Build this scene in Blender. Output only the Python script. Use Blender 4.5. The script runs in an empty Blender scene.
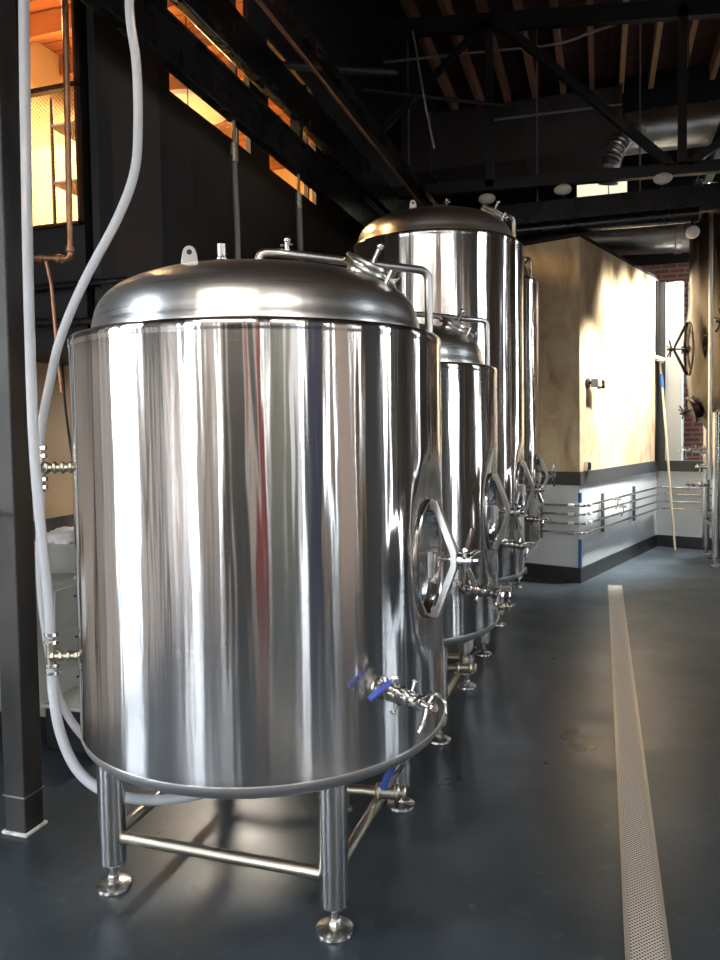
import bpy, bmesh, math, random
from mathutils import Vector, Matrix, Euler
random.seed(7)
PI = math.pi
S = bpy.context.scene
COL = S.collection
def V(*a): return Vector(a)

# ------------------------------------------------------------------ materials
def nodes(name):
    m = bpy.data.materials.new(name); m.use_nodes = True
    nt = m.node_tree
    return m, nt, nt.nodes['Principled BSDF'], nt.nodes.new, nt.links.new
def mat(name, col, rough=.5, metal=0, nscale=0, namt=.15, bump=0, stretch=(1, 1, 1), detail=4, **kw):
    m, nt, b, N, L = nodes(name)
    b.inputs['Base Color'].default_value = (*col, 1)
    b.inputs['Roughness'].default_value = rough
    b.inputs['Metallic'].default_value = metal
    for k, v in kw.items(): b.inputs[k.replace('_', ' ')].default_value = v
    if nscale:
        tc = N('ShaderNodeTexCoord'); mp = N('ShaderNodeMapping'); mp.inputs['Scale'].default_value = stretch
        nz = N('ShaderNodeTexNoise'); nz.inputs['Scale'].default_value = nscale; nz.inputs['Detail'].default_value = detail
        L(tc.outputs['Object'], mp.inputs['Vector']); L(mp.outputs['Vector'], nz.inputs['Vector'])
        cr = N('ShaderNodeValToRGB')
        cr.color_ramp.elements[0].position = .3; cr.color_ramp.elements[1].position = .7
        cr.color_ramp.elements[0].color = (*[c * (1 - namt) for c in col], 1)
        cr.color_ramp.elements[1].color = (*[min(1, c * (1 + namt)) for c in col], 1)
        L(nz.outputs['Fac'], cr.inputs['Fac']); L(cr.outputs['Color'], b.inputs['Base Color'])
        mr = N('ShaderNodeMapRange'); mr.inputs['To Min'].default_value = rough * .8; mr.inputs['To Max'].default_value = min(1, rough * 1.2)
        L(nz.outputs['Fac'], mr.inputs['Value']); L(mr.outputs['Result'], b.inputs['Roughness'])
        if bump:
            bp = N('ShaderNodeBump'); bp.inputs['Strength'].default_value = bump; bp.inputs['Distance'].default_value = .01
            L(nz.outputs['Fac'], bp.inputs['Height']); L(bp.outputs['Normal'], b.inputs['Normal'])
    return m

def brushed(name, col, rough, aniso, wav=1.0):
    """stainless sheet brushed around the tank: reflections run out vertically, sheet waviness turns with the angle"""
    m, nt, b, N, L = nodes(name)
    b.inputs['Metallic'].default_value = 1
    b.inputs['Anisotropic'].default_value = aniso
    tg = N('ShaderNodeTangent'); tg.direction_type = 'RADIAL'; tg.axis = 'Z'
    L(tg.outputs['Tangent'], b.inputs['Tangent'])
    b.inputs['Anisotropic Rotation'].default_value = .25
    tc = N('ShaderNodeTexCoord'); sp = N('ShaderNodeSeparateXYZ'); L(tc.outputs['Object'], sp.inputs[0])
    at = N('ShaderNodeMath'); at.operation = 'ARCTAN2'; L(sp.outputs['Y'], at.inputs[0]); L(sp.outputs['X'], at.inputs[1])
    cb = N('ShaderNodeCombineXYZ'); L(at.outputs[0], cb.inputs['X'])
    zz = N('ShaderNodeMath'); zz.operation = 'MULTIPLY'; zz.inputs[1].default_value = .07; L(sp.outputs['Z'], zz.inputs[0]); L(zz.outputs[0], cb.inputs['Y'])
    n1 = N('ShaderNodeTexNoise'); n1.inputs['Scale'].default_value = 6.5; n1.inputs['Detail'].default_value = 2.8; n1.inputs['Roughness'].default_value = .5
    L(cb.outputs[0], n1.inputs['Vector'])
    bp = N('ShaderNodeBump'); bp.inputs['Strength'].default_value = 1.0; bp.inputs['Distance'].default_value = .0056 * wav
    L(n1.outputs['Fac'], bp.inputs['Height'])
    L(bp.outputs['Normal'], b.inputs['Normal'])
    # very fine brushing lines round the tank: slight roughness change with height
    mp = N('ShaderNodeMapping'); mp.inputs['Scale'].default_value = (1, 1, 160); L(tc.outputs['Object'], mp.inputs['Vector'])
    n2 = N('ShaderNodeTexNoise'); n2.inputs['Scale'].default_value = 2; n2.inputs['Detail'].default_value = 3; L(mp.outputs['Vector'], n2.inputs['Vector'])
    mr = N('ShaderNodeMapRange'); mr.inputs['To Min'].default_value = rough * .75; mr.inputs['To Max'].default_value = rough * 1.25
    L(n2.outputs['Fac'], mr.inputs['Value']); L(mr.outputs['Result'], b.inputs['Roughness'])
    cr = N('ShaderNodeValToRGB'); cr.color_ramp.elements[0].color = (*[c * .95 for c in col], 1); cr.color_ramp.elements[1].color = (*[min(1, c * 1.04) for c in col], 1)
    L(n2.outputs['Fac'], cr.inputs['Fac']); L(cr.outputs['Color'], b.inputs['Base Color'])
    return m

def emis(name, col, s):
    m, nt, b, N, L = nodes(name)
    b.inputs['Base Color'].default_value = (*col, 1); b.inputs['Emission Color'].default_value = (*col, 1); b.inputs['Emission Strength'].default_value = s
    return m
def glassy(name, tint=(.95, .97, .97), gl=.09):
    m, nt, b, N, L = nodes(name)
    nt.nodes.remove(b); o = nt.nodes['Material Output']
    t = N('ShaderNodeBsdfTransparent'); t.inputs[0].default_value = (*tint, 1)
    g = N('ShaderNodeBsdfGlossy'); g.inputs['Roughness'].default_value = .02
    x = N('ShaderNodeMixShader'); x.inputs[0].default_value = gl
    L(t.outputs[0], x.inputs[1]); L(g.outputs[0], x.inputs[2]); L(x.outputs[0], o.inputs['Surface'])
    return m
def brick_mat(name, c1, c2, mortar, scale=1, bw=.22, rh=.075, ms=.012, axis='X', rough=.85):
    m, nt, b, N, L = nodes(name)
    tc = N('ShaderNodeTexCoord'); sp = N('ShaderNodeSeparateXYZ'); L(tc.outputs['Object'], sp.inputs[0])
    cb = N('ShaderNodeCombineXYZ'); L(sp.outputs[axis], cb.inputs['X']); L(sp.outputs['Z' if axis != 'XY' else 'Y'], cb.inputs['Y'])
    bt = N('ShaderNodeTexBrick'); bt.inputs['Scale'].default_value = scale; bt.inputs['Brick Width'].default_value = bw
    bt.inputs['Row Height'].default_value = rh; bt.inputs['Mortar Size'].default_value = ms
    bt.inputs['Color1'].default_value = (*c1, 1); bt.inputs['Color2'].default_value = (*c2, 1); bt.inputs['Mortar'].default_value = (*mortar, 1)
    L(cb.outputs[0], bt.inputs['Vector']); L(bt.outputs['Color'], b.inputs['Base Color']); b.inputs['Roughness'].default_value = rough
    bp = N('ShaderNodeBump'); bp.inputs['Strength'].default_value = .5; bp.inputs['Distance'].default_value = .01; bp.invert = True
    L(bt.outputs['Fac'], bp.inputs['Height']); L(bp.outputs['Normal'], b.inputs['Normal'])
    return m
def plank_mat(name, c1, c2, gap, width=.14):
    m, nt, b, N, L = nodes(name)
    tc = N('ShaderNodeTexCoord'); sp = N('ShaderNodeSeparateXYZ'); L(tc.outputs['Object'], sp.inputs[0])
    cb = N('ShaderNodeCombineXYZ'); L(sp.outputs['X'], cb.inputs['X']); L(sp.outputs['Y'], cb.inputs['Y'])
    bt = N('ShaderNodeTexBrick'); bt.inputs['Scale'].default_value = 1; bt.inputs['Brick Width'].default_value = 2.3
    bt.inputs['Row Height'].default_value = width; bt.inputs['Mortar Size'].default_value = .008
    bt.inputs['Color1'].default_value = (*c1, 1); bt.inputs['Color2'].default_value = (*c2, 1); bt.inputs['Mortar'].default_value = (*gap, 1)
    L(cb.outputs[0], bt.inputs['Vector'])
    nz = N('ShaderNodeTexNoise'); nz.inputs['Scale'].default_value = 3; nz.inputs['Detail'].default_value = 6
    mp = N('ShaderNodeMapping'); mp.inputs['Scale'].default_value = (.6, 12, 1); L(tc.outputs['Object'], mp.inputs['Vector']); L(mp.outputs['Vector'], nz.inputs['Vector'])
    mx = N('ShaderNodeMix'); mx.data_type = 'RGBA'; mx.blend_type = 'MULTIPLY'; mx.inputs['Factor'].default_value = .6
    L(bt.outputs['Color'], mx.inputs['A']); L(nz.outputs['Color'], mx.inputs['B']); L(mx.outputs['Result'], b.inputs['Base Color'])
    b.inputs['Roughness'].default_value = .8
    return m
def plywood(name):
    m, nt, b, N, L = nodes(name)
    tc = N('ShaderNodeTexCoord')
    mp = N('ShaderNodeMapping'); mp.inputs['Scale'].default_value = (1.6, 1.6, .8); L(tc.outputs['Object'], mp.inputs['Vector'])
    w = N('ShaderNodeTexNoise'); w.inputs['Scale'].default_value = 2.2; w.inputs['Detail'].default_value = 6; w.inputs['Distortion'].default_value = 1.8
    L(mp.outputs['Vector'], w.inputs['Vector'])
    cr = N('ShaderNodeValToRGB'); e = cr.color_ramp.elements
    e[0].position = .3; e[0].color = (.52, .34, .17, 1); e[1].position = .72; e[1].color = (.84, .68, .46, 1)
    k = e.new(.5); k.color = (.72, .53, .31, 1)
    L(w.outputs['Fac'], cr.inputs['Fac'])
    w2 = N('ShaderNodeTexNoise'); w2.inputs['Scale'].default_value = 9; w2.inputs['Detail'].default_value = 3
    L(tc.outputs['Object'], w2.inputs['Vector'])
    mx = N('ShaderNodeMix'); mx.data_type = 'RGBA'; mx.blend_type = 'MULTIPLY'; mx.inputs['Factor'].default_value = .22
    L(cr.outputs['Color'], mx.inputs['A']); L(w2.outputs['Color'], mx.inputs['B']); L(mx.outputs['Result'], b.inputs['Base Color'])
    b.inputs['Roughness'].default_value = .45
    return m
def floor_mat():
    m, nt, b, N, L = nodes('slate_grey_coated_concrete')
    tc = N('ShaderNodeTexCoord')
    n1 = N('ShaderNodeTexNoise'); n1.inputs['Scale'].default_value = .9; n1.inputs['Detail'].default_value = 9; n1.inputs['Roughness'].default_value = .62
    L(tc.outputs['Object'], n1.inputs['Vector'])
    cr = N('ShaderNodeValToRGB'); e = cr.color_ramp.elements
    e[0].position = .34; e[0].color = (.014, .020, .025, 1); e[1].position = .68; e[1].color = (.054, .070, .082, 1)
    L(n1.outputs['Fac'], cr.inputs['Fac'])
    # scuffs and worn flecks
    n2 = N('ShaderNodeTexNoise'); n2.inputs['Scale'].default_value = 14; n2.inputs['Detail'].default_value = 8; n2.inputs['Distortion'].default_value = .8
    L(tc.outputs['Object'], n2.inputs['Vector'])
    c2 = N('ShaderNodeValToRGB'); c2.color_ramp.elements[0].position = .60; c2.color_ramp.elements[0].color = (0, 0, 0, 1); c2.color_ramp.elements[1].position = .80; c2.color_ramp.elements[1].color = (.35, .35, .35, 1)
    L(n2.outputs['Fac'], c2.inputs['Fac'])
    mx = N('ShaderNodeMix'); mx.data_type = 'RGBA'; mx.inputs['B'].default_value = (.16, .165, .16, 1)
    L(c2.outputs['Color'], mx.inputs['Factor']); L(cr.outputs['Color'], mx.inputs['A']); L(mx.outputs['Result'], b.inputs['Base Color'])
    mr = N('ShaderNodeMapRange'); mr.inputs['To Min'].default_value = .16; mr.inputs['To Max'].default_value = .52
    n3 = N('ShaderNodeTexNoise'); n3.inputs['Scale'].default_value = 2.2; n3.inputs['Detail'].default_value = 7; L(tc.outputs['Object'], n3.inputs['Vector'])
    L(n3.outputs['Fac'], mr.inputs['Value']); L(mr.outputs['Result'], b.inputs['Roughness'])
    bp = N('ShaderNodeBump'); bp.inputs['Strength'].default_value = .10; bp.inputs['Distance'].default_value = .005
    L(n2.outputs['Fac'], bp.inputs['Height']); L(bp.outputs['Normal'], b.inputs['Normal'])
    return m
def grate_mat():
    m, nt, b, N, L = nodes('perforated_drain_grate')
    tc = N('ShaderNodeTexCoord'); mp = N('ShaderNodeMapping'); mp.inputs['Scale'].default_value = (90, 90, 1)
    mp.inputs['Rotation'].default_value = (0, 0, PI / 4)
    L(tc.outputs['Object'], mp.inputs['Vector'])
    vo = N('ShaderNodeTexVoronoi'); vo.inputs['Scale'].default_value = 1; vo.inputs['Randomness'].default_value = 0
    L(mp.outputs['Vector'], vo.inputs['Vector'])
    cr = N('ShaderNodeValToRGB'); e = cr.color_ramp.elements; e[0].position = .30; e[0].color = (.04, .035, .03, 1); e[1].position = .38; e[1].color = (.58, .52, .44, 1)
    L(vo.outputs['Distance'], cr.inputs['Fac'])
    L(cr.outputs['Color'], b.inputs['Base Color']); b.inputs['Roughness'].default_value = .45; b.inputs['Metallic'].default_value = .15
    return m

STEEL = brushed('brushed_stainless_sheet', (.75, .715, .675), .155, .93, 1.0)
DOME = brushed('satin_stainless_dome', (.70, .67, .63), .30, .3, .35)
RING = mat('satin_bottom_ring', (.72, .70, .68), .42, 1)
DKST = mat('steel_in_painted_shade', (.09, .075, .065), .35, 1)  # shade on the fermenter fittings is put into this dark steel colour
FERM = brushed('brushed_stainless_painted_dim', (.075, .066, .058), .22, .85, 1.0)  # fermenter steel darkened in its colour to stand for dim reflections
POL = mat('polished_stainless', (.68, .665, .64), .16, 1)
SAT = mat('satin_stainless_tube', (.60, .585, .56), .30, 1)
LEGM = mat('satin_stainless_leg', (.64, .62, .59), .24, 1)
BRACE = mat('warm_toned_stainless_tube', (.62, .55, .44), .32, 1)
BRASS = mat('aged_brass_fitting', (.44, .40, .31), .35, 1, nscale=30, namt=.2)
COPPER = mat('old_copper_pipe', (.33, .17, .10), .42, 1, nscale=12, namt=.35)
BLUE = mat('blue_vinyl_grip', (.06, .10, .42), .35)
BLK = mat('black_steel_paint', (.005, .005, .0055), .28, 0, nscale=6, namt=.3)
BLKM = mat('matt_black_steel', (.006, .0055, .0055), .55, 0, nscale=5, namt=.3)
POSTM = mat('bare_dark_steel_post', (.05, .047, .044), .42, .5, nscale=7, namt=.45, bump=.15, stretch=(1, 1, .35))
RUBBER = mat('black_rubber', (.015, .015, .015), .6)
HOSE = mat('cloudy_clear_vinyl_hose', (.68, .69, .71), .28, 0, Transmission_Weight=.35, IOR=1.2)
DARKWALL = mat('near_black_wall_paint', (.007, .006, .006), .7, nscale=3, namt=.25)
BROWNPANEL = mat('dark_plum_brown_panel', (.034, .024, .022), .75, nscale=4, namt=.2)
BEIGE = mat('beige_painted_board', (.52, .37, .23), .65, nscale=3, namt=.1)
CREAM = mat('cream_office_wall', (.80, .62, .36), .7, nscale=2, namt=.06)
OFFCEIL = plank_mat('orange_pine_ceiling', (.48, .20, .07), (.36, .13, .045), (.06, .02, .01))
ROOFW = plank_mat('dark_red_brown_roof_boards', (.12, .045, .028), (.085, .03, .02), (.012, .006, .004))
RAFT = mat('reddish_timber_rafter_dim', (.30, .12, .06), .7, nscale=4, namt=.3, stretch=(1, .2, 1))
RAFT2 = mat('pale_timber_rafter_lit', (.42, .22, .09), .7, nscale=4, namt=.3, stretch=(1, .2, 1))
PLY = plywood('waxed_plywood')
WHITEB = mat('white_washable_board', (.62, .66, .67), .35, nscale=3, namt=.05)
BAND = mat('charcoal_wall_band', (.05, .052, .052), .5)
BASEM = mat('charcoal_rubber_base', (.030, .032, .034), .45)
TRIMP = mat('pale_grey_wall_column', (.60, .64, .63), .6, nscale=2, namt=.06)
BRICK = brick_mat('red_brick', (.42, .13, .08), (.34, .10, .06), (.42, .34, .28))
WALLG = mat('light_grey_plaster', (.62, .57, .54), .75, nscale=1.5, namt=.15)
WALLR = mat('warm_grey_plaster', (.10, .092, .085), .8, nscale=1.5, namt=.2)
GALV = mat('galvanised_duct', (.50, .51, .50), .35, 1, nscale=3, namt=.2)
DUCTB = mat('brown_painted_duct', (.060, .046, .042), .55, .2, nscale=2, namt=.2)
FLOOR = floor_mat(); GRATE = grate_mat()
GLASS = glassy('window_glass')
REDP = mat('red_enamel_ladder', (.60, .04, .03), .4)
REDD = mat('red_door_paint', (.30, .05, .05), .4)
BLUED = mat('blue_door_paint', (.03, .045, .10), .4)
PANELB = mat('ivory_control_box', (.62, .56, .40), .5)
YEL = mat('yellow_vinyl_grip', (.85, .70, .02), .4)
TAPE = mat('blue_tape', (.04, .13, .36), .5)
WHITEP = mat('white_plastic', (.75, .74, .72), .4)
CLOTH = mat('white_cloth', (.72, .70, .70), .9, nscale=20, namt=.1, bump=.4)
GREYM = mat('grey_enamel_cabinet', (.36, .37, .34), .5, nscale=3, namt=.12)
WOODP = mat('pale_wood_pole', (.72, .60, .40), .45)
CREAMP = mat('cream_fascia_panel', (.78, .74, .55), .6)
LAMPB = mat('white_lamp_shell', (.70, .66, .62), .4)
WIRE = mat('brown_wire_mesh', (.10, .045, .02), .5, .5)
CONCR = mat('outdoor_paving', (.35, .34, .32), .8, nscale=1, namt=.2)

# ------------------------------------------------------------------ mesh builder
def frame_of(d):
    d = d.normalized(); up = Vector((0, 0, 1)) if abs(d.z) < .95 else Vector((1, 0, 0))
    x = up.cross(d).normalized(); y = d.cross(x)
    return Matrix((x, y, d)).transposed()
class MB:
    def __init__(s, T=None): s.bm = bmesh.new(); s.T = T or Matrix.Identity(4)
    def v(s, p): return s.bm.verts.new(s.T @ Vector(p))
    def f(s, vs):
        try: return s.bm.faces.new(vs)
        except ValueError: return None
    def box(s, lo, hi, M=None):
        M = M or Matrix.Identity(4)
        q = [s.v(M @ Vector((x, y, z))) for z in (lo[2], hi[2]) for y in (lo[1], hi[1]) for x in (lo[0], hi[0])]
        for a in ((0, 2, 3, 1), (4, 5, 7, 6), (0, 1, 5, 4), (2, 6, 7, 3), (0, 4, 6, 2), (1, 3, 7, 5)): s.f([q[i] for i in a])
        return s
    def lathe(s, prof, o=(0, 0, 0), d=(0, 0, 1), n=32, M=None):
        F = M.to_3x3() if M else frame_of(Vector(d)); o = Vector(o)
        if M is None and abs(Vector(d).normalized().z) > .999: F = Matrix.Identity(3) if Vector(d).z > 0 else Matrix(((1, 0, 0), (0, -1, 0), (0, 0, -1)))
        rings = []
        for r, z in prof:
            if r < 1e-6: rings.append([s.v(o + F @ Vector((0, 0, z)))])
            else: rings.append([s.v(o + F @ Vector((r * math.cos(2 * PI * k / n), r * math.sin(2 * PI * k / n), z))) for k in range(n)])
        for a, b in zip(rings, rings[1:]):
            for k in range(n):
                k2 = (k + 1) % n
                if len(a) == 1 and len(b) == 1: break
                if len(a) == 1: s.f([a[0], b[k2], b[k]])
                elif len(b) == 1: s.f([a[k], a[k2], b[0]])
                else: s.f([a[k], a[k2], b[k2], b[k]])
        return s
    def cyl(s, a, b, r, n=16, r2=None, bev=0):
        a, b = Vector(a), Vector(b); L = (b - a).length; r2 = r if r2 is None else r2
        e = min(bev, L / 3, r / 2)
        pr = [(0, 0), (r - e, 0)] + ([(r, e)] if e else []) + ([(r2, L - e)] if e else []) + [(r2 - e, L), (0, L)]
        return s.lathe(pr, a, b - a, n)
    def tube(s, path, r, n=12, cap=True):
        P = [Vector(p) for p in path]; rings = []
        t = (P[1] - P[0]).normalized(); F = frame_of(t); x, y = F.col[0], F.col[1]
        for i, p in enumerate(P):
            a = P[max(0, i - 1)]; b = P[min(len(P) - 1, i + 1)]; t2 = (b - a)
            if t2.length < 1e-9: t2 = t
            t2.normalize(); q = t.rotation_difference(t2); x = q @ x; y = q @ y; t = t2
            rr = r(i / (len(P) - 1)) if callable(r) else r
            rings.append([s.v(p + x * rr * math.cos(2 * PI * k / n) + y * rr * math.sin(2 * PI * k / n)) for k in range(n)])
        for a, b in zip(rings, rings[1:]):
            for k in range(n): s.f([a[k], a[(k + 1) % n], b[(k + 1) % n], b[k]])
        if cap: s.f(rings[0][::-1]); s.f(rings[-1])
        return s
    def ball(s, c, r, sc=(1, 1, 1), n=16):
        pr = [(r * math.sin(PI * k / 8), -r * math.cos(PI * k / 8)) for k in range(9)]
        pr[0] = (0, -r); pr[-1] = (0, r)
        M = Matrix.Diagonal((*sc, 1)); return s.lathe(pr, c, (0, 0, 1), n, M)
    def prism(s, poly, w0, w1, M):      # poly in local xy, extruded z from w0 to w1
        A = [s.v(M @ Vector((x, y, w0))) for x, y in poly]; B = [s.v(M @ Vector((x, y, w1))) for x, y in poly]
        s.f(A[::-1]); s.f(B); n = len(poly)
        for i in range(n): s.f([A[i], A[(i + 1) % n], B[(i + 1) % n], B[i]])
        return s
    def build(s, name, m, parent=None, sharp=35, bevel=0):
        me = bpy.data.meshes.new(name)
        bmesh.ops.recalc_face_normals(s.bm, faces=s.bm.faces[:])
        for f in s.bm.faces: f.smooth = True
        s.bm.to_mesh(me); s.bm.free()
        me.set_sharp_from_angle(angle=math.radians(sharp))
        me.materials.append(m)
        o = bpy.data.objects.new(name, me); COL.objects.link(o)
        if parent: o.parent = parent
        if bevel:
            b = o.modifiers.new('bevel', 'BEVEL'); b.width = bevel; b.segments = 2; b.limit_method = 'ANGLE'; b.angle_limit = math.radians(40); b.harden_normals = False
        return o
def catmull(P, k=8):
    P = [Vector(p) for p in P]; Q = [P[0] * 2 - P[1]] + P + [P[-1] * 2 - P[-2]]; out = []
    for i in range(1, len(Q) - 2):
        a, b, c, d = Q[i - 1:i + 3]
        for j in range(k):
            t = j / k
            out.append(.5 * ((2 * b) + (c - a) * t + (2 * a - 5 * b + 4 * c - d) * t * t + (3 * b - a - 3 * c + d) * t ** 3))
    out.append(P[-1]); return out
def bend(P, r=.05, k=6):
    P = [Vector(p) for p in P]; out = [P[0]]
    for i in range(1, len(P) - 1):
        u = (P[i - 1] - P[i]); w = (P[i + 1] - P[i]); rr = min(r, u.length * .49, w.length * .49)
        a = P[i] + u.normalized() * rr; c = P[i] + w.normalized() * rr
        for j in range(k + 1):
            t = j / k; out.append(a * (1 - t) ** 2 + P[i] * 2 * t * (1 - t) + c * t * t)
    out.append(P[-1]); return out
def tag(o, label=None, cat=None, group=None, kind=None):
    if label: o['label'] = label
    if cat: o['category'] = cat
    if group: o['group'] = group
    if kind: o['kind'] = kind
    return o
def thing(name, loc, label, cat, group=None, rz=0):
    o = bpy.data.objects.new(name, None); COL.objects.link(o); o.location = loc; o.rotation_euler = (0, 0, rz); o.empty_display_size = .1
    return tag(o, label, cat, group)
def struct(name, mb, m, label, cat, **kw):
    o = mb.build(name, m, **kw); return tag(o, label, cat, kind='structure')

# ------------------------------------------------------------------ room shell
XL, XR, YF, YB, ZR = -3.3, 4.3, -3.2, 12.3, 6.9
struct('floor', MB().box((XL - 3.4, YF, -.2), (XR, YB, 0)), FLOOR, 'dark slate grey sealed concrete floor with scuffs', 'floor')
struct('ceiling', MB().box((XL - 3.4, YF, ZR), (XR, YB + .2, ZR + .1)), ROOFW, 'dark reddish board roof deck high above the tanks', 'ceiling')
def wall_open(axis, pos, thick, a0, a1, z0, z1, openings):
    """a wall in the plane axis=pos with rectangular openings (a,b,za,zb)"""
    mb = MB()
    cuts = sorted({a0, a1, *[o[0] for o in openings], *[o[1] for o in openings]})
    for c0, c1 in zip(cuts, cuts[1:]):
        zs = [z0]; mid = (c0 + c1) / 2
        for o in sorted([o for o in openings if o[0] < mid < o[1]], key=lambda o: o[2]): zs += [o[2], o[3]]
        zs.append(z1)
        for za, zb in zip(zs[::2], zs[1::2]):
            if zb - za < 1e-4: continue
            if axis == 'X': mb.box((pos, c0, za), (pos + thick, c1, zb))
            else: mb.box((c0, pos, za), (c1, pos + thick, zb))
    bmesh.ops.remove_doubles(mb.bm, verts=mb.bm.verts[:], dist=1e-5)
    return mb
WINR = [(-3.1, -2.35, .3, 4.2), (-.38, -.12, .6, 4.0), (1.35, 1.5, .9, 3.6), (3.35, 3.95, .4, 4.4), (6.95, 7.35, .9, 4.4), (10.75, 12.0, .9, 4.6)]
WINL = [(.15, 1.1, .05, 3.5), (-.85, -.62, .05, 3.5)]
WINF = [(-3.2, -2.05, .3, 3.8), (-1.05, -.85, .3, 3.6), (1.95, 2.12, .3, 3.4)]
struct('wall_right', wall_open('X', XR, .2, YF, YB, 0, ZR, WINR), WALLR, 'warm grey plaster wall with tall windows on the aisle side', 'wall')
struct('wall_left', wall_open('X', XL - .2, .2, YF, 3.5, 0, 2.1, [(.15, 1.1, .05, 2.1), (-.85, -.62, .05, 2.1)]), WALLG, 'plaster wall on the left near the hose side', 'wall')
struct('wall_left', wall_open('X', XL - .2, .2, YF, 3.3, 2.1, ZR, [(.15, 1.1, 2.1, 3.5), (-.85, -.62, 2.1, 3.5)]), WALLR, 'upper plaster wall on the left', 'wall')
struct('wall_left', MB().box((XL - .2, 3.5, 0), (XL, YB, 2.1)), BEIGE, 'beige board wall under the mezzanine', 'wall')
struct('trim_1', MB().box((XL, 2.6, .93), (XL + .03, 6.5, 1.08)), BAND, 'charcoal rail along the beige wall', 'trim')
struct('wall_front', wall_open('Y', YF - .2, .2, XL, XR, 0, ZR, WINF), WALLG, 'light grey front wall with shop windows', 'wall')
struct('wall_back', MB().box((XL - 3.4, YB, 0), (XR + .2, YB + .2, ZR)), BRICK, 'red brick back wall seen past the partition', 'wall')
struct('trim_2', MB().box((XL - 3.4, YB - .05, 4.05), (XR, YB, ZR)), BLKM, 'black sheet over the upper part of the back wall', 'trim')  # black sheet laid over the upper brickwork
k = 0
def window(axis, pos, w, mull=1, parentname='window_'):
    global k; k += 1
    a0, a1, z0, z1 = w; fr = MB(); gl = MB(); t = .045
    def bx(mb, p0, p1, q0, q1, d0, d1):
        if axis == 'X': mb.box((pos + d0, p0, q0), (pos + d1, p1, q1))
        else: mb.box((p0, pos + d0, q0), (p1, pos + d1, q1))
    for (p0, p1, q0, q1) in ((a0, a0 + t, z0, z1), (a1 - t, a1, z0, z1), (a0, a1, z0, z0 + t), (a0, a1, z1 - t, z1)): bx(fr, p0, p1, q0, q1, .03, .11)
    nz = max(1, round((z1 - z0) / 1.2))
    for i in range(1, nz): z = z0 + (z1 - z0) * i / nz; bx(fr, a0, a1, z - .012, z + .012, .04, .10)
    bx(gl, a0 + t, a1 - t, z0 + t, z1 - t, .065, .071)
    f = fr.build('window_%d' % k, BLKM); tag(f, 'black framed tall window', 'window', kind='structure'); gl.build('pane', GLASS, f)
    return f
for w in WINR: window('X', XR + .03, w)
for w in WINL: window('X', XL - .17, w)
for w in WINF: window('Y', YF - .17, w)
# doors and boards added on the unseen walls to colour the steel's reflections
def door(nm, lo, hi, m, knob, lab):
    o = MB().box(lo, hi).build(nm, m, bevel=.004); tag(o, lab, 'door', kind='structure')
    MB().cyl(knob, (Vector(knob) + (Vector((0, .06, 0)) if abs(hi[1] - lo[1]) < .2 else Vector((-.06, 0, 0)))), .02).build('door_handle', POL, o)
door('door_1', (1.05, YF, 0), (1.75, YF + .05, 3.4), REDD, (1.42, YF + .05, 1.05), 'added red door in the unseen front wall')
door('door_2', (XR - .05, -1.9, 0), (XR, -.85, 3.2), BLUED, (XR - .05, -1.25, 1.05), 'added blue door in the unseen right wall')

door('door_3', (-.55, YF, 0), (.75, YF + .05, 3.3), BAND, (-.4, YF + .05, 1.05), 'added charcoal double door in the unseen front wall')
door('door_4', (XR - .05, 2.15, 0), (XR, 2.95, 3.2), BAND, (XR - .05, 2.3, 1.05), 'added charcoal door in the unseen right wall')
struct('trim_10', MB().box((XR - .03, .2, 0), (XR, 1.33, 3.6)), mat('pale_pink_board', (.62, .50, .45), .6), 'added pale pinkish board on the unseen right wall', 'trim')
struct('trim_11', MB().box((2.25, YF, 0), (3.4, YF + .03, 3.6)), mat('olive_board', (.16, .17, .13), .6), 'added olive board on the unseen front wall', 'trim')
# narrow boards added on the unseen walls to put fine streaks in the steel
TANB = mat('tan_board', (.50, .32, .17), .6); WB = mat('white_board', (.78, .77, .75), .6)
nt_ = 12
for wl, c_, w_, m_ in (('L', -.12, .10, BAND), ('L', -1.30, .22, BAND), ('L', -1.75, .06, WB), ('L', -2.4, .10, TANB), ('L', 1.55, .12, WB), ('L', 2.0, .10, BAND),
                       ('F', -1.62, .07, BAND), ('F', -1.95, .05, TANB), ('F', -.72, .08, TANB), ('F', .86, .10, WB), ('F', 1.85, .07, BAND), ('F', 3.55, .12, WB),
                       ('R', -2.2, .10, BAND), ('R', -.62, .10, TANB), ('R', .10, .06, WB), ('R', 1.75, .08, TANB), ('R', 1.95, .10, BAND), ('R', 3.08, .08, BAND), ('R', 4.5, .06, WB), ('R', 5.6, .10, TANB)):
    nt_ += 1
    lo, hi = {'L': ((XL, c_ - w_ / 2, 0), (XL + .05, c_ + w_ / 2, 3.9)), 'F': ((c_ - w_ / 2, YF, 0), (c_ + w_ / 2, YF + .05, 3.9)), 'R': ((XR - .06, c_ - w_ / 2, 0), (XR - .03, c_ + w_ / 2, 3.9))}[wl]
    struct('trim_%d' % nt_, MB().box(lo, hi), m_, 'added narrow upright board on an unseen wall', 'trim')
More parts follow.
